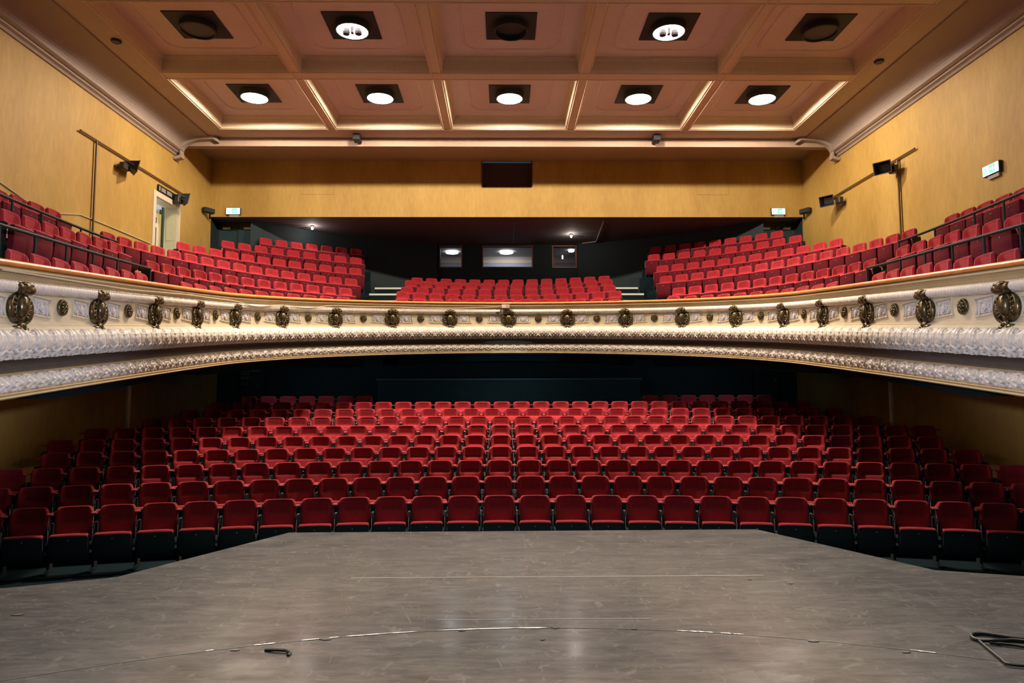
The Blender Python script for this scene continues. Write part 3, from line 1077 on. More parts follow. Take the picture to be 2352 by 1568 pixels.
def seat_label(s):
    blk, r = s['row']; k, n = s['idx'] + 1, s['n']
    if blk == 'S':
        if k <= n / 2: return 'red seat in the %s stalls row, %s from its doorway-wall end' % (RWN[r], ordn(k)), 'seats of the %s stalls row' % RWN[r]
        return 'red seat in the %s stalls row, %s from its exit-sign-wall end' % (RWN[r], ordn(n + 1 - k)), 'seats of the %s stalls row' % RWN[r]
    near = {'LA': 'stage end', 'RA': 'stage end', 'LB': 'stage end', 'RB': 'stage end', 'C': 'doorway-side aisle'}[blk]
    kk = k if blk in ('LA', 'LB', 'C') else n + 1 - k
    return 'red seat, %s from the %s, %s row of the %s' % (ordn(kk), near, RWN[r], BLKN[blk]), '%s row of the %s' % (RWN[r], BLKN[blk])


used = {}
far = MB()
cheap = None


def mesh_arrays(me):
    co = np.zeros(len(me.vertices) * 3); me.vertices.foreach_get('co', co)
    return co.reshape(-1, 3), [tuple(p.vertices) for p in me.polygons], [me.materials[p.material_index] for p in me.polygons]


BKL, PNL, BLB = make_seat_meshes(9, 13, bw=.41, lift=.25)
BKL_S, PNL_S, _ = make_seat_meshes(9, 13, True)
FARP = {k: mesh_arrays(v) for k, v in dict(b=BKL, B=BKL_S, s=PNL, S=PNL_S, f=SFM, g=STM, ar=AR_RED, ab=AR_BLK, k=BLM, j=BLB).items()}


def far_add(key, s, dx=0.0):
    co, fa, mm = FARP[key]
    c, sn = cos(s['a']), sin(s['a'])
    X = co[:, 0] + dx
    V = np.stack([c * X - sn * co[:, 1], sn * X + c * co[:, 1], co[:, 2]], 1) + np.array(s['p'])
    k = len(far.v)
    far.v.extend(map(tuple, V.tolist()))
    for f, mt in zip(fa, mm):
        far.f.append(tuple(i + k for i in f)); far.m.append(far.mi(mt))


for i in order:
    s = SEATS[i]
    st = s['st']
    hw = s['pitch'] / 2
    if i in keep:
        lab, grp = seat_label(s)
        if st not in proto:
            t = proto[st] = seat_proto(st)
        else:
            t = copy_tree(proto[st])
        t.location = s['p']; t.rotation_euler = (rng.uniform(-.006, .006), 0, s['a'] + rng.uniform(-.015, .015))
        t['label'] = lab; t['group'] = grp
        for ch in t.children:
            if ch.name.startswith(('side_frame', 'armrest')): ch.location.x = -hw
        if s['last']:
            f = obj('side_frame', SFM, t, label='black metal side frame'); f.location = (hw, 0, 0)
            ar = obj('armrest', AR_RED if st else AR_BLK, t, label='red padded armrest' if st else 'black armrest'); ar.location = (hw, 0, 0)
    else:
        for key in ('BSk' if st else 'bsj'): far_add(key, s)
        far_add('f', s, -hw); far_add('g', s, -hw); far_add('ar' if st else 'ab', s, -hw)
        if s['last']: far_add('f', s, hw); far_add('ar' if st else 'ab', s, hw)
far.build('distant_theatre_seats', None, smooth=True, kind='stuff', label='dense rows of red seats at the back of stalls and balcony', cat='seats')


# ================================================================== CEILING LAMPS
def lamp_base(t, hole):
    m = MB(); m.bbox(-0.509, 0.509, -0.509, 0.509, -.02, 0); m.build('panel', LPANEL, t, label='dark square mounting panel')
    m = MB(); m.lathe((0, 0, 0), [(0.354, -.02), (0.354, -0.133), (0.327, -0.142), (0.314, -0.133), (0.314, -.03)], n=32)
    m.build('drum', LPANEL, t, smooth=False)


def disc_mesh(r, z, name, mt):
    m = MB(); n = 32
    m.add([(r * cos(2 * pi * k / n), r * sin(2 * pi * k / n), z) for k in range(n)], [tuple(range(n - 1, -1, -1))])
    return m.mesh(name, mt)


def dome_mesh(mt):
    m = MB(); m.lathe((0, 0, 0), [(.352, -.12), (.345, -.155), (.28, -.185), (.15, -.20), (.001, -.205)][::-1], n=32)
    return m.mesh('diffuser', mt, True)


def lamp(kind_, x, y, label):
    t = thing('ceiling_lamp', label, 'ceiling lamp', (x, y, ZP), group='ceiling lamps in the coffers')
    lamp_base(t, kind_)
    if kind_ == 'lit':
        obj('diffuser', disc_mesh(0.312, -0.131, 'diffuser', LAMPM), t, label='glowing white diffuser')
        light('ceiling_spot', 'SPOT', (x, y, ZP - .24), BEAM * .30, LAMP_COL, (x, y, 0), .30, 104, .8)
        light('lamp_glow', 'SPOT', (x, y, ZP - .16), GLOW, LAMP_COL, (x, y, 0), .12, 179, .12)
    elif kind_ == 'row':
        obj('diffuser', disc_mesh(0.312, -0.131, 'diffuser', mat('soft_lit_diffuser', (1, 1, 1), .5, emit=LAMP_COL, estr=6)), t, label='glowing white diffuser')
        light('ceiling_spot', 'SPOT', (x, y, ZP - .16), STAGE_BEAM * .8, LAMP_COL, (.2 + .25 * x, 5.0, 0), .16, 40, .9)
    elif kind_ == 'grey':
        obj('diffuser', disc_mesh(0.312, -0.106, 'diffuser', GREYD), t, label='unlit grey diffuser')
    elif kind_ == 'hole':
        obj('diffuser', disc_mesh(0.312, -.05, 'diffuser', BLACK), t, label='black unlit opening')
    else:
        m = MB(); m.lathe((0, 0, 0), [(.02, -.03), (0.159, -0.031), (0.266, -0.062), (0.312, -0.128)], n=32)
        m.build('reflector', mat('lit_reflector', (.9, .85, .8), .4, emit=(1.0, .84, .78), estr=12), t, smooth=True, label='brightly lit open reflector')
        for sx in (-1, 1):
            m = MB(); m.lathe((sx * 0.124, 0, 0), [(.001, -0.186), (0.066, -0.19), (0.075, -0.15), (0.062, -0.089), (.03, -.06)], n=16)
            m.build('lamp_cap', BLACK, t, smooth=False)
        m = MB(); m.bbox(-.026, .026, -.045, .045, -.168, -.05); m.build('bracket', BLACK, t)
        light('lamp_glow', 'SPOT', (x, y, ZP - .24), GLOW * .45, LAMP_COL, (x, y, 0), .12, 118, .6)
        light('ceiling_spot', 'SPOT', (x, y, ZP - .26), BEAM * 1.3, LAMP_COL, (x, y - .6, 0), .20, 100, .8)
    return t


COLN = ['nearest the doorway wall', 'second from the doorway wall', 'in the middle', 'second from the exit-sign wall', 'nearest the exit-sign wall']
for c, (xa, xb) in enumerate(XCEL):
    cx = XC + (xa + xb) / 2
    lamp('lit', cx, 16.461, 'round lit ceiling lamp in the rear coffer row, ' + COLN[c])
    if c in (0, 4):      # extra tilted beams added at the outer lamps for streaks on the stage
        for yy_ in (16.461, 13.32):
            light('ceiling_spot', 'SPOT', (cx, yy_, ZP - .17), STAGE_BEAM, LAMP_COL, (.2 + .25 * cx, 5.0, 0), .16, 34, .9)
    kd = ('grey', 'open', 'hole', 'open', 'grey')[c]
    ds = {'grey': 'round unlit grey ceiling lamp in the front coffer row, ', 'open': 'open twin-bulb ceiling lamp in the front coffer row, ', 'hole': 'black unlit ceiling lamp opening in the front coffer row, '}[kd]
    lamp(kd, cx, 13.319, ds + COLN[c])
for c in (0, 4):
    cx = XC + sum(XCEL[c]) / 2
    lamp('row', cx, 10.266, 'round lit ceiling lamp above the stalls, ' + COLN[c])

# ================================================================== FIXTURES
# exit signs
GRN = mat('exit_green_lit', (0.02, .35, .2), .4, emit=(.25, .95, .62), estr=1.2)
WHL = mat('exit_white_lit', (.9, .95, .95), .4, emit=(.78, .95, 1.0), estr=2.6)


def exit_sign(label, loc, rz, w=.41, h=.186):
    t = thing('exit_sign', label, 'exit sign', loc, rz, 'lit exit signs')
    m = MB(); m.rbox((0, .035, 0), (w + .03, .07, h + .03), .008); m.build('housing', BLACK, t)
    m = MB(); m.rbox((0, -.006, 0), (w, .014, h), .004); m.build('lit_panel', WHL, t, label='glowing white panel')
    m = MB()
    m.bbox(-.03, w * .30, -.018, -.0125, -h * .40, h * .46)
    m.bbox(-w * .44, -w * .38, -.018, -.0125, -h * .40, h * .30)
    for (pts, r) in ((((-.12, 0, .045), (-.115, 0, -.01)), .012), (((-.115, 0, -.01), (-.085, 0, -.035), (-.09, 0, -.075)), .009), (((-.115, 0, -.01), (-.14, 0, -.045), (-.165, 0, -.045)), .009), (((-.12, 0, .035), (-.09, 0, .02), (-.075, 0, .035)), .007), (((-.12, 0, .035), (-.15, 0, .02)), .007)):
        m.tube([(a, -.014, b_) for a, _, b_ in pts], r, n=6)
    m.ell((-.122, -.014, .066), (.013, .006, .013), nu=8, nv=5)
    m.build('pictogram', GRN, t, label='green running figure and doorway block')
    m = MB()
    m.add([(.005, -.0195, .012), (.065, -.0195, .012), (.065, -.0195, .04), (.115, -.0195, 0), (.065, -.0195, -.04), (.065, -.0195, -.012), (.005, -.0195, -.012)], [tuple(range(6, -1, -1))])
    m.build('arrow', WHL, t, label='white arrow')
    m = MB(); m.bbox(-w * .30, w * .42, .02, .06, -h / 2 - .085, -h / 2 - .015); m.build('mounting_box', GREYB, t)
    return t


exit_sign('lit green and white exit sign on the mustard side wall above the seats', (XR - .07, 12.611, 5.748), -pi / 2)
exit_sign('lit exit sign over the dark doors beside the doorway wall', (-8.284, YB - .07, 7.129), 0)
exit_sign('lit exit sign over the dark doors at the foot of the other side wall', (8.567, YB - .07, 7.129), 0)


# floodlights on the side-wall bars
def flood(label, loc, aim):
    t = thing('floodlight', label, 'floodlight', loc, 0, 'black floodlights on the wall bars')
    t.scale = (.8, .8, .8)
    sgn_ = -1 if loc[0] < 0 else 1
    m = MB(); m.tube([(0, .12, 0), (sgn_ * .16, .12, .08), (sgn_ * .36, .10, .14)], .022, n=6); m.build('clamp', BLACK, t)
    q = Vector(aim).to_track_quat('-Y', 'Z').to_matrix()
    m = MB()
    # open flared body: back plate small, front rectangle large
    a, b_ = (.13, .10, .10), (.235, .17, -.12)
    V = []
    for (hx, hz, yy) in (a, b_):
        V += [q @ Vector((sx * hx, yy, sz * hz)) for (sx, sz) in ((-1, -1), (1, -1), (1, 1), (-1, 1))]
    m.add(V, [(0, 1, 2, 3), (0, 4, 5, 1), (1, 5, 6, 2), (2, 6, 7, 3), (3, 7, 4, 0)])
    m.rbox(q @ Vector((0, .15, 0)), (.20, .12, .16), .01, R=q)
    m.build('housing', BLACK, t)
    m = MB()
    for (hx, hz, yy) in ((.24, .175, -.125),):
        for (x0, x1, z0, z1) in ((-hx, hx, hz - .012, hz + .012), (-hx, hx, -hz - .012, -hz + .012), (-hx - .012, -hx + .012, -hz, hz), (hx - .012, hx + .012, -hz, hz)):
            m.box(q @ Vector(((x0 + x1) / 2, yy, (z0 + z1) / 2)), (x1 - x0, .02, z1 - z0), R=q)
    m.build('rim', mat('brown_edge', (.07, .04, .025), .5), t)
    m = MB(); m.box(q @ Vector((0, .02, 0)), (.30, .01, .22), R=q); m.build('glass', mat('dark_glass', (.02, .03, .035), .12), t)
    m = MB(); m.tube([q @ Vector((-.20, -.02, 0)), q @ Vector((-.22, .14, 0)), q @ Vector((-.10, .26, 0)), q @ Vector((.10, .26, 0)), q @ Vector((.22, .14, 0)), q @ Vector((.20, -.02, 0))], .014, n=6)
    m.build('yoke', BLACK, t)
    return t


flood('black floodlight at the top of the bar on the doorway wall', (-8.79, 15.95, 6.916), (.75, .62, -.20))
flood('black floodlight beside the doorway, lower end of the wall bar', (-8.79, 18.55, 6.899), (.75, .62, -.20))
flood('black floodlight beside the vertical pipe on the exit-sign wall', (9.045, 15.709, 6.828), (-.75, -.60, -.25))
flood('black floodlight on the exit-sign wall nearer the back corner', (9.045, 18.496, 6.828), (-.75, -.60, -.25))
# back-plate boxes behind floods
for (x, y, z, lb) in ((-8.894, 15.68, 6.81, 'small dark junction box behind the floodlight at the top of the doorway-wall bar'), (-8.894, 18.35, 6.775, 'small dark junction box behind the floodlight beside the doorway'),
                      (9.248, 15.532, 6.722, 'small dark junction box behind the floodlight by the vertical pipe'), (9.248, 18.143, 6.722, 'small dark junction box behind the floodlight near the back corner')):
    m = MB(); m.rbox((x - .03 * (1 if x > 0 else -1), y + .08, z + .03), (.13, .24, .17), .02); m.build('junction_box', mat('bronze_box', (.035, .028, .022), .5), label=lb, cat='box', group='junction boxes behind the floodlights')
PIPE = mat('brown_pipe', (.16, .085, .03), .5)
m = MB(); m.tube([(XL + .05, 14.249, 7.12), (XL + .05, 18.939, 7.12)], .022); m.build('lighting_bar', PIPE, label='thin horizontal lighting bar on the doorway wall', cat='pipe')
m = MB(); m.tube([(XL + .05, 14.841, 7.102), (XL + .05, 14.841, 4.244)], .022); m.build('wall_pipe', PIPE, label='thin vertical pipe running down the doorway wall', cat='pipe')
m = MB(); m.tube([(XR - .05, 14.956, 7.014), (XR - .05, 18.851, 7.014)], .022); m.build('lighting_bar', PIPE, label='thin horizontal lighting bar on the exit-sign wall', cat='pipe')
m = MB(); m.tube([(XR - .05, 15.638, 6.987), (XR - .05, 15.638, 4.244)], .025); m.build('wall_pipe', PIPE, label='thin vertical pipe running down the exit-sign wall', cat='pipe')
m = MB(); m.tube([(XL + .015, 11.062, 5.527), (XL + .015, 12.921, 5.146), (XL + .015, 13.629, 5.155), (XL + .015, 14.426, 5.341), (XL + .015, 15.488, 5.359), (XL + .015, 17.346, 5.359)], .014, n=6)
m.build('wall_cable', CABLE, label='painted cable running along the doorway wall above the seats', cat='cable')

# doorway with its door and sign
t = thing('door_frame', 'pale painted frame around the doorway in the mustard wall', 'door frame', (0, 0, 0))
m = MB()
w_ = .115
m.bbox(XL - .02, XL + .035, DY0 - w_, DY0 + .02, DZ0, DZ1 + w_); m.bbox(XL - .02, XL + .035, DY1 - .02, DY1 + w_, DZ0, DZ1 + w_); m.bbox(XL - .02, XL + .036, DY0, DY1, DZ1 - .02, DZ1 + w_)
m.build('architrave', mat('pale_pink_gloss', (.78, .68, .52), .4), t)
m = MB()
m.bbox(XL - .33, XL - .01, DY1 - .03, DY1, DZ0, DZ1); m.bbox(XL - .33, XL - .01, DY0, DY0 + .03, DZ0, DZ1); m.bbox(XL - .33, XL - .01, DY0, DY1, DZ1 - .03, DZ1)
for zc in (5.1, 6.1): m.bbox(XL - .28, XL - .08, DY1 - .042, DY1 - .03, zc - .35, zc + .35)
m.build('door_lining', DOORC, t)
t['kind'] = 'structure'; t.name = 'door_1'
t = thing('door_leaf', 'open white panelled door with dark glass panes inside the doorway', 'door', (XL - .55, 18.30, DZ0), 0)
m = MB(); m.bbox(-.02, .02, 0, .62, 0, 2.02); m.build('leaf', WHITE, t)
m = MB()
for (z0, z1) in ((1.72, 1.88), (.75, 1.60)): m.bbox(.021, .028, .22, .36, z0, z1)
m.build('glass_pane', BLACK, t)
m = MB(); m.ell((.05, .5, 1.0), (.03, .03, .03)); m.build('knob', CHROME, t)
m = MB(); m.bbox(XL - 2.8, XL - 2.7, 16.5, 23.0, 4.1, 7.7); m.bbox(XL - 2.8, XL - .33, 16.4, 16.5, 4.1, 7.7); m.bbox(XL - 2.8, XL - .33, 23.0, 23.1, 4.1, 7.7); m.bbox(XL - 2.8, XL - .3, 16.4, 23.1, 4.0, 4.1); m.bbox(XL - 2.8, XL - .3, 16.4, 23.1, 7.7, 7.8)
m.build('wall_lobby', mat('white_lobby_paint', (.8, .82, .85), .6), kind='structure')
light('lobby_lamp', 'AREA', (XL - 1.6, 20.2, 7.5), 200, (.92, .96, 1.0), (XL - 1.6, 20.2, 0), .8)
m = MB(); m.bbox(XL - .60, XL - .56, 18.94, 18.99, DZ0, DZ1); m.bbox(XL - .60, XL - .56, 19.06, 19.16, DZ0, DZ1 + .1); m.build('trim_door', DARK, kind='structure')
t = thing('door_sign', 'long black direction sign above the doorway', 'sign', (XL + .02, 0, 0))
m = MB(); m.bbox(.0, .03, 17.576, 18.603, DZ1 + .12, DZ1 + .305); m.build('board', BLACK, t)
m = MB()
PALE = mat('cream_lettering', (.75, .66, .52), .5)


def word(mb, y0, y1, z0, z1, n):
    """upright strokes and bars, the worn lettering that cannot be read from the stage"""
    w = (y1 - y0) / n
    for i in range(n):
        a = y0 + i * w
        mb.bbox(.03, .034, a + w * .10, a + w * .32, z0, z1)
        mb.bbox(.03, .034, a + w * .10, a + w * .82, z1 - .02, z1)
        if i % 2: mb.bbox(.03, .034, a + w * .60, a + w * .82, z0, z1)
        else: mb.bbox(.03, .034, a + w * .10, a + w * .82, z0, z0 + .02)


m.bbox(.03, .034, 17.62, 17.655, DZ1 + .16, DZ1 + .265)
m.build('pictogram', PALE, t)
m = MB(); word(m, 17.718, 17.965, DZ1 + .164, DZ1 + .261, 5); m.build('first_word', PALE, t)
m = MB(); word(m, 18.02, 18.284, DZ1 + .164, DZ1 + .261, 6); m.build('second_word', PALE, t)

# dark double doors in the recess
for sx, lb in ((-1, 'dark double doors under the exit sign beside the doorway wall'), (1, 'dark double doors under the exit sign by the other side wall')):
    t = thing('door_2' if sx < 0 else 'door_3', lb, 'doors', (XC + sx * 8.575, 21.417, 0))
    for k in (-1, 1):
        m = MB(); m.bbox(k * .305 - .295, k * .305 + .295, -.0, .05, 4.6, 6.863); m.build('door_leaf', DARK, t)
        m = MB(); m.bbox(k * .33 - .12, k * .33 + .12, -.06, 0, 6.72, 6.79); m.build('door_closer', mat('brass_closer', (.5, .42, .30), .4), t, label='metal door closer')
    m = MB()
    for xx in (-.61, .0, .61): m.bbox(xx - (.027 if xx else .011), xx + (.027 if xx else .011), -.03, .02, 4.6, 6.898)
    m.bbox(-.61, .61, -.03, .02, 6.863, 6.916)
    m.build('door_frame', mat('dark_red_frame', (.05, .022, .02), .5), t)
    t['kind'] = 'structure'

# control room: three windows and the lit room behind them
GL, nt, bb, N, L = node_mat('window_glass')
tr = N('ShaderNodeBsdfTransparent'); tr.inputs['Color'].default_value = (.8, .82, .85, 1)
gl = N('ShaderNodeBsdfGlossy'); gl.inputs['Roughness'].default_value = .02
fr = N('ShaderNodeFresnel'); fr.inputs['IOR'].default_value = 1.45
ms = N('ShaderNodeMixShader'); L(fr.outputs[0], ms.inputs[0]); L(tr.outputs[0], ms.inputs[1]); L(gl.outputs[0], ms.inputs[2])
L(ms.outputs[0], nt.nodes['Material Output'].inputs['Surface'])
for k, (a, b_) in enumerate(wins):
    t = thing('window_%d' % (k + 1), ['square wood-framed control room window nearest the doorway side', 'wide middle control room window', 'square control room window with the brighter wood frame'][k], 'window', (0, YW0, 0))
    t['kind'] = 'structure'
    m = MB(); f = .045
    for (x0, x1, z0, z1) in ((a - f, b_ + f, WZ1, WZ1 + f), (a - f, b_ + f, WZ0 - f, WZ0), (a - f, a, WZ0, WZ1), (b_, b_ + f, WZ0, WZ1)): m.bbox(x0, x1, -.13, -.05, z0, z1)
    m.build('window_frame', MAHO if k < 2 else mat('orange_wood_frame', (.50, .20, .08), .45), t)
    m = MB(); m.bbox(a, b_, -.06, -.05, WZ0, WZ1); m.build('window_pane', GL, t)
m = MB()
TAN = mat('tan_room_paint', (.42, .31, .22), .7); SLT = mat('slate_room_paint', (.17, .19, .24), .7); UPG = mat('grey_brown_room_paint', (.34, .30, .26), .7)
m.bbox(-3.6, 3.9, 26.9, 27.0, 6.72, 6.83, TAN); m.bbox(-3.6, 3.9, 26.9, 27.0, 6.83, 7.2, UPG); m.bbox(-3.6, 3.9, 26.9, 27.0, 4.9, 6.72, SLT)
m.bbox(-3.7, -3.6, 24.9, 27.0, 4.9, 7.2, UPG); m.bbox(3.9, 4.0, 24.9, 27.0, 4.9, 7.2, UPG)
m.bbox(-3.7, 4.0, 24.9, 27.0, 4.8, 4.9, SLT); m.bbox(-3.7, 4.0, 24.76, 27.0, ZF, ZF + .1, UPG)
m.build('wall_control_room', kind='structure')
light('control_room_fill', 'AREA', (.2, 25.84, 6.75), 55, (.95, .93, .9), (.2, 26.4, 4.9), 1.7)  # added fill for the room walls, besides the round lamps
CRL = mat('control_lamp_glow', (1, 1, 1), .5, emit=(.95, .97, 1.0), estr=13)
for k, (xx, yy, ss) in enumerate(((-1.947, 25.931, 0.23), (0.142, 25.931, 0.248), (2.611, 25.665, 0.106))):
    t = thing('round_room_lamp', ['glowing round lamp seen through the square window on the doorway side', 'glowing round lamp seen through the wide middle window', 'small glowing lamp seen through the wood-framed square window'][k], 'lamp', (xx, yy, ZF - .015), 0, 'control room lamps')
    m = MB(); m.lathe((0, 0, 0), [(ss, 0), (ss, -.05), (.001, -.055)], n=24); m.build('glow_disc', CRL, t)

# emergency bulbs in the recess ceiling
for (x, y, lb) in ((-6.177, 21.886, 'bare glowing bulb on the recess ceiling nearer the doorway wall'), (2.345, 23.028, 'bare glowing bulb on the recess ceiling above the control room')):
    t = thing('bare_bulb', lb, 'lamp', (x, y, ZF), 0, 'bare bulbs on the recess ceiling')
    m = MB(); m.lathe((0, 0, 0), [(.05, 0), (.05, -.04), (.02, -.05)], n=12); m.build('holder', BLACK, t)
    m = MB(); m.ell((0, 0, -.09), (.035, .035, .045), nu=12, nv=8); m.build('bulb', BULBM, t, smooth=True)
    light('bulb_light', 'POINT', (x, y, ZF - .17), 9, (1.0, .86, .76), None, .03)
    m = MB(); m.tube([(.03 if x > 0 else -.03, 0, -.05), (.30 if x > 0 else -.30, -.05, -.09), (.42 if x > 0 else -.42, -.08, -.10)], .014, n=6); m.build('arm', BLACK, t)
m = MB(); m.tube([(3.186, 21.151, ZF - .035), (3.345, 24.072, ZF - .035), (2.876, 24.337, ZF - .035)], .018, n=6)
m.build('conduit', mat('pale_conduit', (.6, .5, .4), .5), label='pale conduit running across the dark recess ceiling to the window', cat='conduit')
m = MB(); m.tube([(0.372, 21.417, ZF - .03), (0.372, 24.514, ZF - .03)], .012, n=6); m.bbox(0.292, 0.531, 21.329, 21.417, ZF - .045, ZF - .015)
m.build('conduit', mat('dim_conduit', (.14, .13, .12), .5), label='thin dark conduit above the wide middle window', cat='conduit')

# loudspeakers
for (x, y, lb) in ((-3.991, 18.337, 'small black loudspeaker under the beam nearer the doorway wall'), (4.248, 18.337, 'small black loudspeaker under the beam nearer the exit-sign wall')):
    t = thing('loudspeaker', lb, 'loudspeaker', (x, y, ZB - .02), 0, 'small black loudspeakers below the beam')
    m = MB(); m.rbox((0, 0, -.08), (.20, .30, .16), .012); m.build('cabinet', BLACK, t)
    m = MB(); m.lathe((0, 0, -.16), [(.075, 0), (.06, .006), (.02, .002)], n=16); m.build('cone', TEAL, t)
for (x, sx, lb) in ((-8.868, 1, 'small black wall camera in the corner by the doorway wall'), (9.239, -1, 'small black wall camera in the corner by the exit-sign wall')):
    t = thing('wall_camera', lb, 'camera', (x, 20.444, 7.04), 0, 'black boxes in the back corners')
    m = MB(); m.rbox((0, -.1, 0), (.16, .36, .15), .02, R=Matrix.Rotation(-sx * .5, 3, 'Z')); m.build('body', BLACK, t)
    m = MB(); m.tube([(0, 0, -.03), (-sx * .10, .22, -.16)], .025, n=6); m.build('bracket', BLACK, t)
for (x, y, lb) in ((-7.77, 13.337, 'dark round ceiling vent near the doorway wall coving'), (8.098, 14.063, 'dark round ceiling vent near the other coving')):
    m = MB(); m.lathe((x, y, ZB), [(.10, .01), (.10, -.03), (.08, -.045), (.001, -.04)], n=20); m.build('round_vent', BLACK, label=lb, cat='vent', group='round ceiling vents')

# junction box and cable on the balcony front
p, a = on_front(S0 - .09, .11, -.135)
t = thing('cable_box', 'grey metal connection box on the middle of the balcony front', 'box', p, a)
m = MB(); m.rbox((0, 0, 0), (.225, .10, .105), .008); m.build('body', GREYB, t)
m = MB(); m.bbox(-.105, -.055, -.054, -.05, -.04, .04); m.bbox(-.045, .0, -.054, -.05, -.04, .04); m.build('cover', mat('pale_cover', (.7, .64, .58), .4), t)
m = MB(); m.tube([(-.14, .0, -.05), (-.135, -.02, -.12), (-.15, -.01, -.17)], .014, n=6); m.ell((-.22, .0, -.175), (.06, .04, .035), nu=10, nv=6); m.build('dangling_plug', BLACK, t)
kn = [(1.2, .02), (4.0, -.03), (6.0, .0), (8.2, -.02), (9.0, -.13), (9.9, -.05), (10.9, -.12), (11.4, -.02), (12.6, -.04), (13.2, -.02), (14.0, -.045), (15.2, -.05), (15.9, -.02), (S0 - .21, .0)]
ss = np.linspace(1.2, S0 - .21, 150)
zz = np.interp(ss, [k[0] for k in kn], [k[1] for k in kn])
zz = np.convolve(np.pad(zz, 3, 'edge'), np.ones(7) / 7, 'valid')
m = MB(); m.tube([on_front(float(s), .095, -.14 + float(z))[0] for s, z in zip(ss, zz)], .011, n=6)
m.build('loose_cable', CABLE, label='loose cream cable looping along the balcony front below the handrail', cat='cable')

# balcony guard rails in front of the side blocks, steps and nosings
def guard(lb, d, s0_, s1_, z0, z1, posts):
    t = thing('guard_rail', lb, 'guard rail', (0, 0, 0), 0, 'black guard rails in the balcony arms')
    q = np.linspace(s0_, s1_, 14); x, y, nx, ny = off_at(d, q)
    z = np.linspace(z0, z1, 14)
    m = MB(); m.tube([(float(a), float(b_), float(c)) for a, b_, c in zip(x, y, z)], .026, n=8); m.build('bar', TEAL, t)
    for k in np.linspace(0, 13, posts):
        k = int(k); m = MB(); m.tube([(float(x[k]), float(y[k]), float(z[k])), (float(x[k]), float(y[k]), float(z[k]) - .62)], .02, n=6); m.build('post', TEAL, t)


guard('black guard rail before the second seat row of the doorway-side balcony arm', 1.38, 2.8, 7.9, 3.73, 3.97, 7)
guard('black guard rail before the third seat row of the doorway-side balcony arm', 2.42, 3.6, 8.6, 4.62, 4.64, 6)
O_, AO_ = off_curve(1.38); LT1 = AO_[-1]; O_, AO_ = off_curve(2.42); LT2 = AO_[-1]
guard('black guard rail before the second seat row of the exit-sign-side balcony arm', 1.38, LT1 - 2.8, LT1 - 7.9, 3.72, 3.97, 7)
guard('black guard rail before the third seat row of the exit-sign-side balcony arm', 2.42, LT2 - 3.6, LT2 - 8.6, 4.62, 4.64, 6)
for side, sgn, lb in (('L', -1, 'doorway-side'), ('R', 1, 'exit-sign-side')):
    t = thing('aisle_steps', 'dark aisle steps with white nosings, %s of the middle balcony block' % lb, 'steps', (0, 0, 0), 0, 'balcony aisle steps')
    for k, (yy, z) in enumerate(((20.05, 4.26), (20.9, 4.59), (21.8, 4.92))):
        xin, xout = (3.28, 4.22) if k else (3.20, 4.05)
        xa, xb = sorted((XC - .05 + sgn * xin, XC - .05 + sgn * xout))
        if k: xa += 0.02 * sgn; xb += .02 * sgn
        m = MB(); m.bbox(xa, xb, yy, yy + .9, z - .6, z); m.build('step', CARPET, t)
        if k < 3:
            m = MB(); m.bbox(xa, xb, yy - .012, yy + .05, z - .05, z + .004); m.build('nosing', NOSE, t, label='white step nosing')
for (x, y, z, lb, rz) in ((-7.25, 13.2, 3.62, 'pale block step at the aisle of the doorway-side balcony arm', .1), (7.55, 13.1, 3.63, 'pale block step at the aisle of the exit-sign-side balcony arm', -.1)):
    m = MB(); m.rbox((x, y, z), (.62, .30, .12), .01, R=Matrix.Rotation(rz, 3, 'Z')); m.build('block_step', mat('pale_yellow_step', (.62, .58, .42), .5), label=lb, cat='step', group='pale aisle steps')

# columns below the balcony
for (x, y, lb) in ((-8.37, 15.4, 'slim cream column under the balcony on the doorway side'), (8.80, 15.4, 'slim cream column under the balcony on the exit-sign side')):
    t = thing('slim_column', lb, 'column', (x, y, 0), 0, 'slim columns under the balcony')
    m = MB(); m.tube([(0, 0, .1), (0, 0, 2.6)], .058, n=16); m.build('shaft', mat('tan_column_paint', (.92, .72, .48), .5, noise=(6, .12, 3, (1, 1, 1))), t, smooth=True)
    m = MB(); m.lathe((0, 0, 0), [(.10, .0), (.10, .12), (.06, .16)], n=16); m.build('foot', DARK, t)

# back-of-stalls details
t = thing('notice_board', 'striped red and white notice on the dark door under the balcony', 'notice', (-7.83, 21.68, 2.44))
m = MB(); m.bbox(-.175, .175, -.01, .0, -.2, .25); m.build('sheet', mat('dim_white_sheet', (.45, .38, .35), .7), t)
m = MB()
for (a_, w_) in ((-.15, .13), (.12, .10)):
    m.add([(a_ - .02, -.013, .1), (a_ + w_ - .02, -.013, .1), (min(a_ + w_ + .14, .17), -.013, -.17), (a_ + .13 if a_ < 0 else .10, -.013, -.17)], [(0, 3, 2, 1)])
m.build('red_stripe', mat('dull_red_stripe', (.22, .04, .04), .7), t)
t = thing('framed_notice', 'grey framed notice beside the striped notice under the balcony', 'notice', (-8.14, 21.68, 2.28))
m = MB(); m.bbox(-.13, .13, -.012, 0, -.165, .165); m.build('sheet', mat('grey_sheet', (.22, .21, .21), .7), t)
m = MB()
for z0 in (-.09, -.03, .04, .10): m.bbox(-.10, .10, -.016, -.012, z0, z0 + .022)
m.build('text_lines', DARK, t)
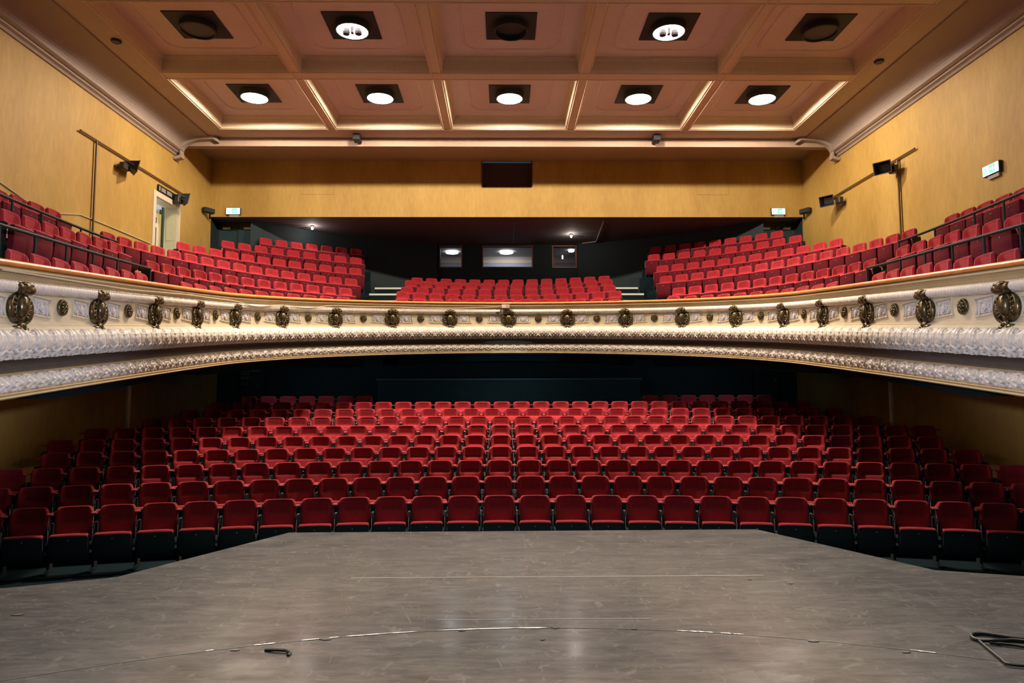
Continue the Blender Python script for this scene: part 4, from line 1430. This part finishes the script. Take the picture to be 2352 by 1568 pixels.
for (x, z, w, h, lb) in ((-8.14, 2.03, .13, .045, 'narrow grey label below the framed notice'), (-8.19, 1.83, .03, .055, 'small grey switch plate under the narrow label'), (-8.08, 1.83, .03, .05, 'second small grey switch plate under the narrow label'), (-7.74, 1.82, .03, .055, 'small grey switch plate below the striped notice'), (8.67, 1.90, .025, .05, 'small dim switch plate on the dark wall behind the stalls')):
    m = MB(); m.bbox(x - w, x + w, 21.67, 21.69, z - h, z + h); m.build('wall_plate', mat('dim_grey_plate', (.20, .20, .17), .6), label=lb, cat='plate', group='small wall plates under the balcony')
m = MB()
for x in (-7.45, -8.34, 7.95, 8.78): m.bbox(x - .02, x + .02, 21.66, 21.7, .8, 2.7)
m.build('trim_stalls_doors', mat('dull_red_frame', (.05, .025, .03), .5), kind='structure')
t = thing('control_desk', 'long dark counter at the back of the stalls', 'counter', (0.19, 20.6, 0))
m = MB(); m.bbox(-3.95, 3.95, -.02, .35, .4, 1.93); m.build('front_panel', DARK, t)
m = MB(); m.bbox(-4.0, 4.0, -.06, .45, 1.93, 1.965); m.build('counter_top', mat('grey_edge', (.16, .22, .24), .35), t)

# stage floor things
m = MB()
ar = []
for k in range(81):
    x = -2.7 + k * (5.6 / 80)
    ar.append((x, 4.515 - .0915 * (x - .22) ** 2 if True else 0))
rr_ = random.Random(3)
V, F = [], []
for k, (x, y) in enumerate(ar):
    V += [(x, y - .006, .0015), (x, y + .006, .0015)]
F = [(2 * k, 2 * k + 2, 2 * k + 3, 2 * k + 1) for k in range(80)]
m.add(V, F); m.build('trim_stage_seam', BLKC, kind='structure')
SILV = mat('silver_tape', (.62, .66, .70), .35, metal=.25, noise=(40, .4, 3, (1, 1, 1)))
k = 0
segs = [(-1.50, -1.38), (-1.24, -1.02), (-.98, -.55), (-.42, .28), (1.10, 1.32), (1.36, 1.50), (2.38, 2.50), (-1.75, -1.71)]
for j, (a_, b_) in enumerate(segs):
    m = MB(); V, F = [], []
    n = 14
    for i in range(n + 1):
        x = a_ + (b_ - a_) * i / n; y = 4.515 - .0915 * (x - .22) ** 2 + .003
        w = .009 * (.5 + rr_.random()) * (1 if 0 < i < n else .3)
        V += [(x, y - w, .003), (x, y + w * .6, .003)]
    F = [(2 * i, 2 * i + 2, 2 * i + 3, 2 * i + 1) for i in range(n)]
    m.add(V, F)
    pos = ['short worn silver tape scrap left of the curled black scrap on the stage seam', 'torn silver tape strip beside the curled black scrap on the stage seam', 'long silver tape strip on the stage seam before its middle', 'longest silver tape strip, at the middle of the curved stage seam', 'speckled silver tape strip on the stage seam past its middle', 'short silver tape strip beyond the speckled one on the stage seam', 'bright silver tape scrap on the stage seam nearest the black cable', 'tiny silver tape scrap at the doorway-side end of the stage seam'][j]
    m.build('tape_strip', SILV, label=pos, cat='tape', group='silver tape along the stage seam')
scr = [(-3.33, 4.86, .05), (-1.58, 4.17, .035), (-1.09, 4.345, .05), (-.26, 4.475, .03), (.33, 4.51, .028), (.83, 4.475, .022), (1.43, 4.385, .02), (1.88, 4.25, .045), (2.33, 4.05, .03), (.24, 4.30, .02), (2.28, 5.50, .03), (1.99, 5.62, .02)]
nml = ['far doorway-side end of the stage', 'beside the curled scrap', 'between two silver tape strips', 'on the silver strip near its middle', 'at the end of the longest silver strip', 'just beyond the middle of the seam', 'before the speckled silver strip', 'largest on the exit-sign side of the seam', 'before the bright silver scrap', 'lying behind the seam near the middle', 'on the front apron near its angled edge', 'small one on the front apron']
for j, (x, y, w) in enumerate(scr):
    m = MB(); n = 7
    V = [(x + w * (.5 + .6 * rr_.random()) * cos(2 * pi * i / n), y + w * .55 * (.5 + .6 * rr_.random()) * sin(2 * pi * i / n), .004) for i in range(n)]
    V2 = [(a_, b_, .0005) for a_, b_, _ in V]
    m.add(V + V2, [tuple(range(n))] + [(i, (i + 1) % n, n + (i + 1) % n, n + i) for i in range(n)])
    m.build('tape_scrap', BLKC, label='torn black tape scrap, ' + nml[j], cat='tape scrap', group='black tape scraps on the stage')
m = MB(); m.tube([(-1.40, 4.155, .006), (-1.34, 4.14, .012), (-1.27, 4.13, .012), (-1.235, 4.10, .008), (-1.24, 4.07, .005)], .009, n=6); m.build('curled_scrap', BLKC, label='curled black scrap of cord lying just behind the stage seam', cat='scrap')
for (x0, x1, y, w, nm_, lb) in ((-1.25, 2.15, 5.75, .010, 'trim_stage_line', 0), (-.45, .98, 4.69, .006, 'trim_stage_line', 0)):
    m = MB(); m.bbox(x0, x1, y - w, y + w, .0, .0012); m.build(nm_, mat('worn_white_line', (.19, .18, .178), .6), kind='structure')
m = MB(); m.bbox(-3.2, -1.45, 5.80, 5.806, 0, .001); m.bbox(2.5, 3.7, 5.83, 5.836, 0, .001); m.build('trim_stage_joint', BLKC, kind='structure')
cb = [(3.5, 4.12, .012), (3.3, 4.17, .012), (3.12, 4.235, .012), (3.03, 4.29, .012), (2.965, 4.32, .012), (2.90, 4.31, .012), (2.86, 4.255, .012), (2.87, 4.20, .014), (2.93, 4.165, .024), (3.02, 4.20, .012), (3.12, 4.19, .012), (3.4, 4.05, .012)]


def smooth_path(pts, n=6):
    Q = [np.array(p) for p in pts]; Q = [2 * Q[0] - Q[1]] + Q + [2 * Q[-1] - Q[-2]]
    out = []
    for i in range(1, len(Q) - 2):
        for t_ in np.linspace(0, 1, n, endpoint=False):
            a_, b_, c_, d_ = Q[i - 1:i + 3]
            out.append(.5 * ((2 * b_) + (-a_ + c_) * t_ + (2 * a_ - 5 * b_ + 4 * c_ - d_) * t_ ** 2 + (-a_ + 3 * b_ - 3 * c_ + d_) * t_ ** 3))
    out.append(Q[-2]); return [tuple(p_) for p_ in out]


m = MB(); m.tube(smooth_path(cb), .011, n=8)
m.tube(smooth_path([(2.87, 4.22, .012), (2.83, 4.08, .012), (2.79, 3.92, .012), (2.78, 3.84, .012), (2.9, 3.81, .012), (3.1, 3.80, .012)]), .008, n=8)
m.tube(smooth_path([(2.90, 4.16, .012), (3.02, 4.12, .012), (3.15, 4.02, .012), (3.4, 3.85, .012)]), .009, n=8)
m.build('black_cable', BLKC, label='coiled black cable lying on the stage floor at the exit-sign side', cat='cable')
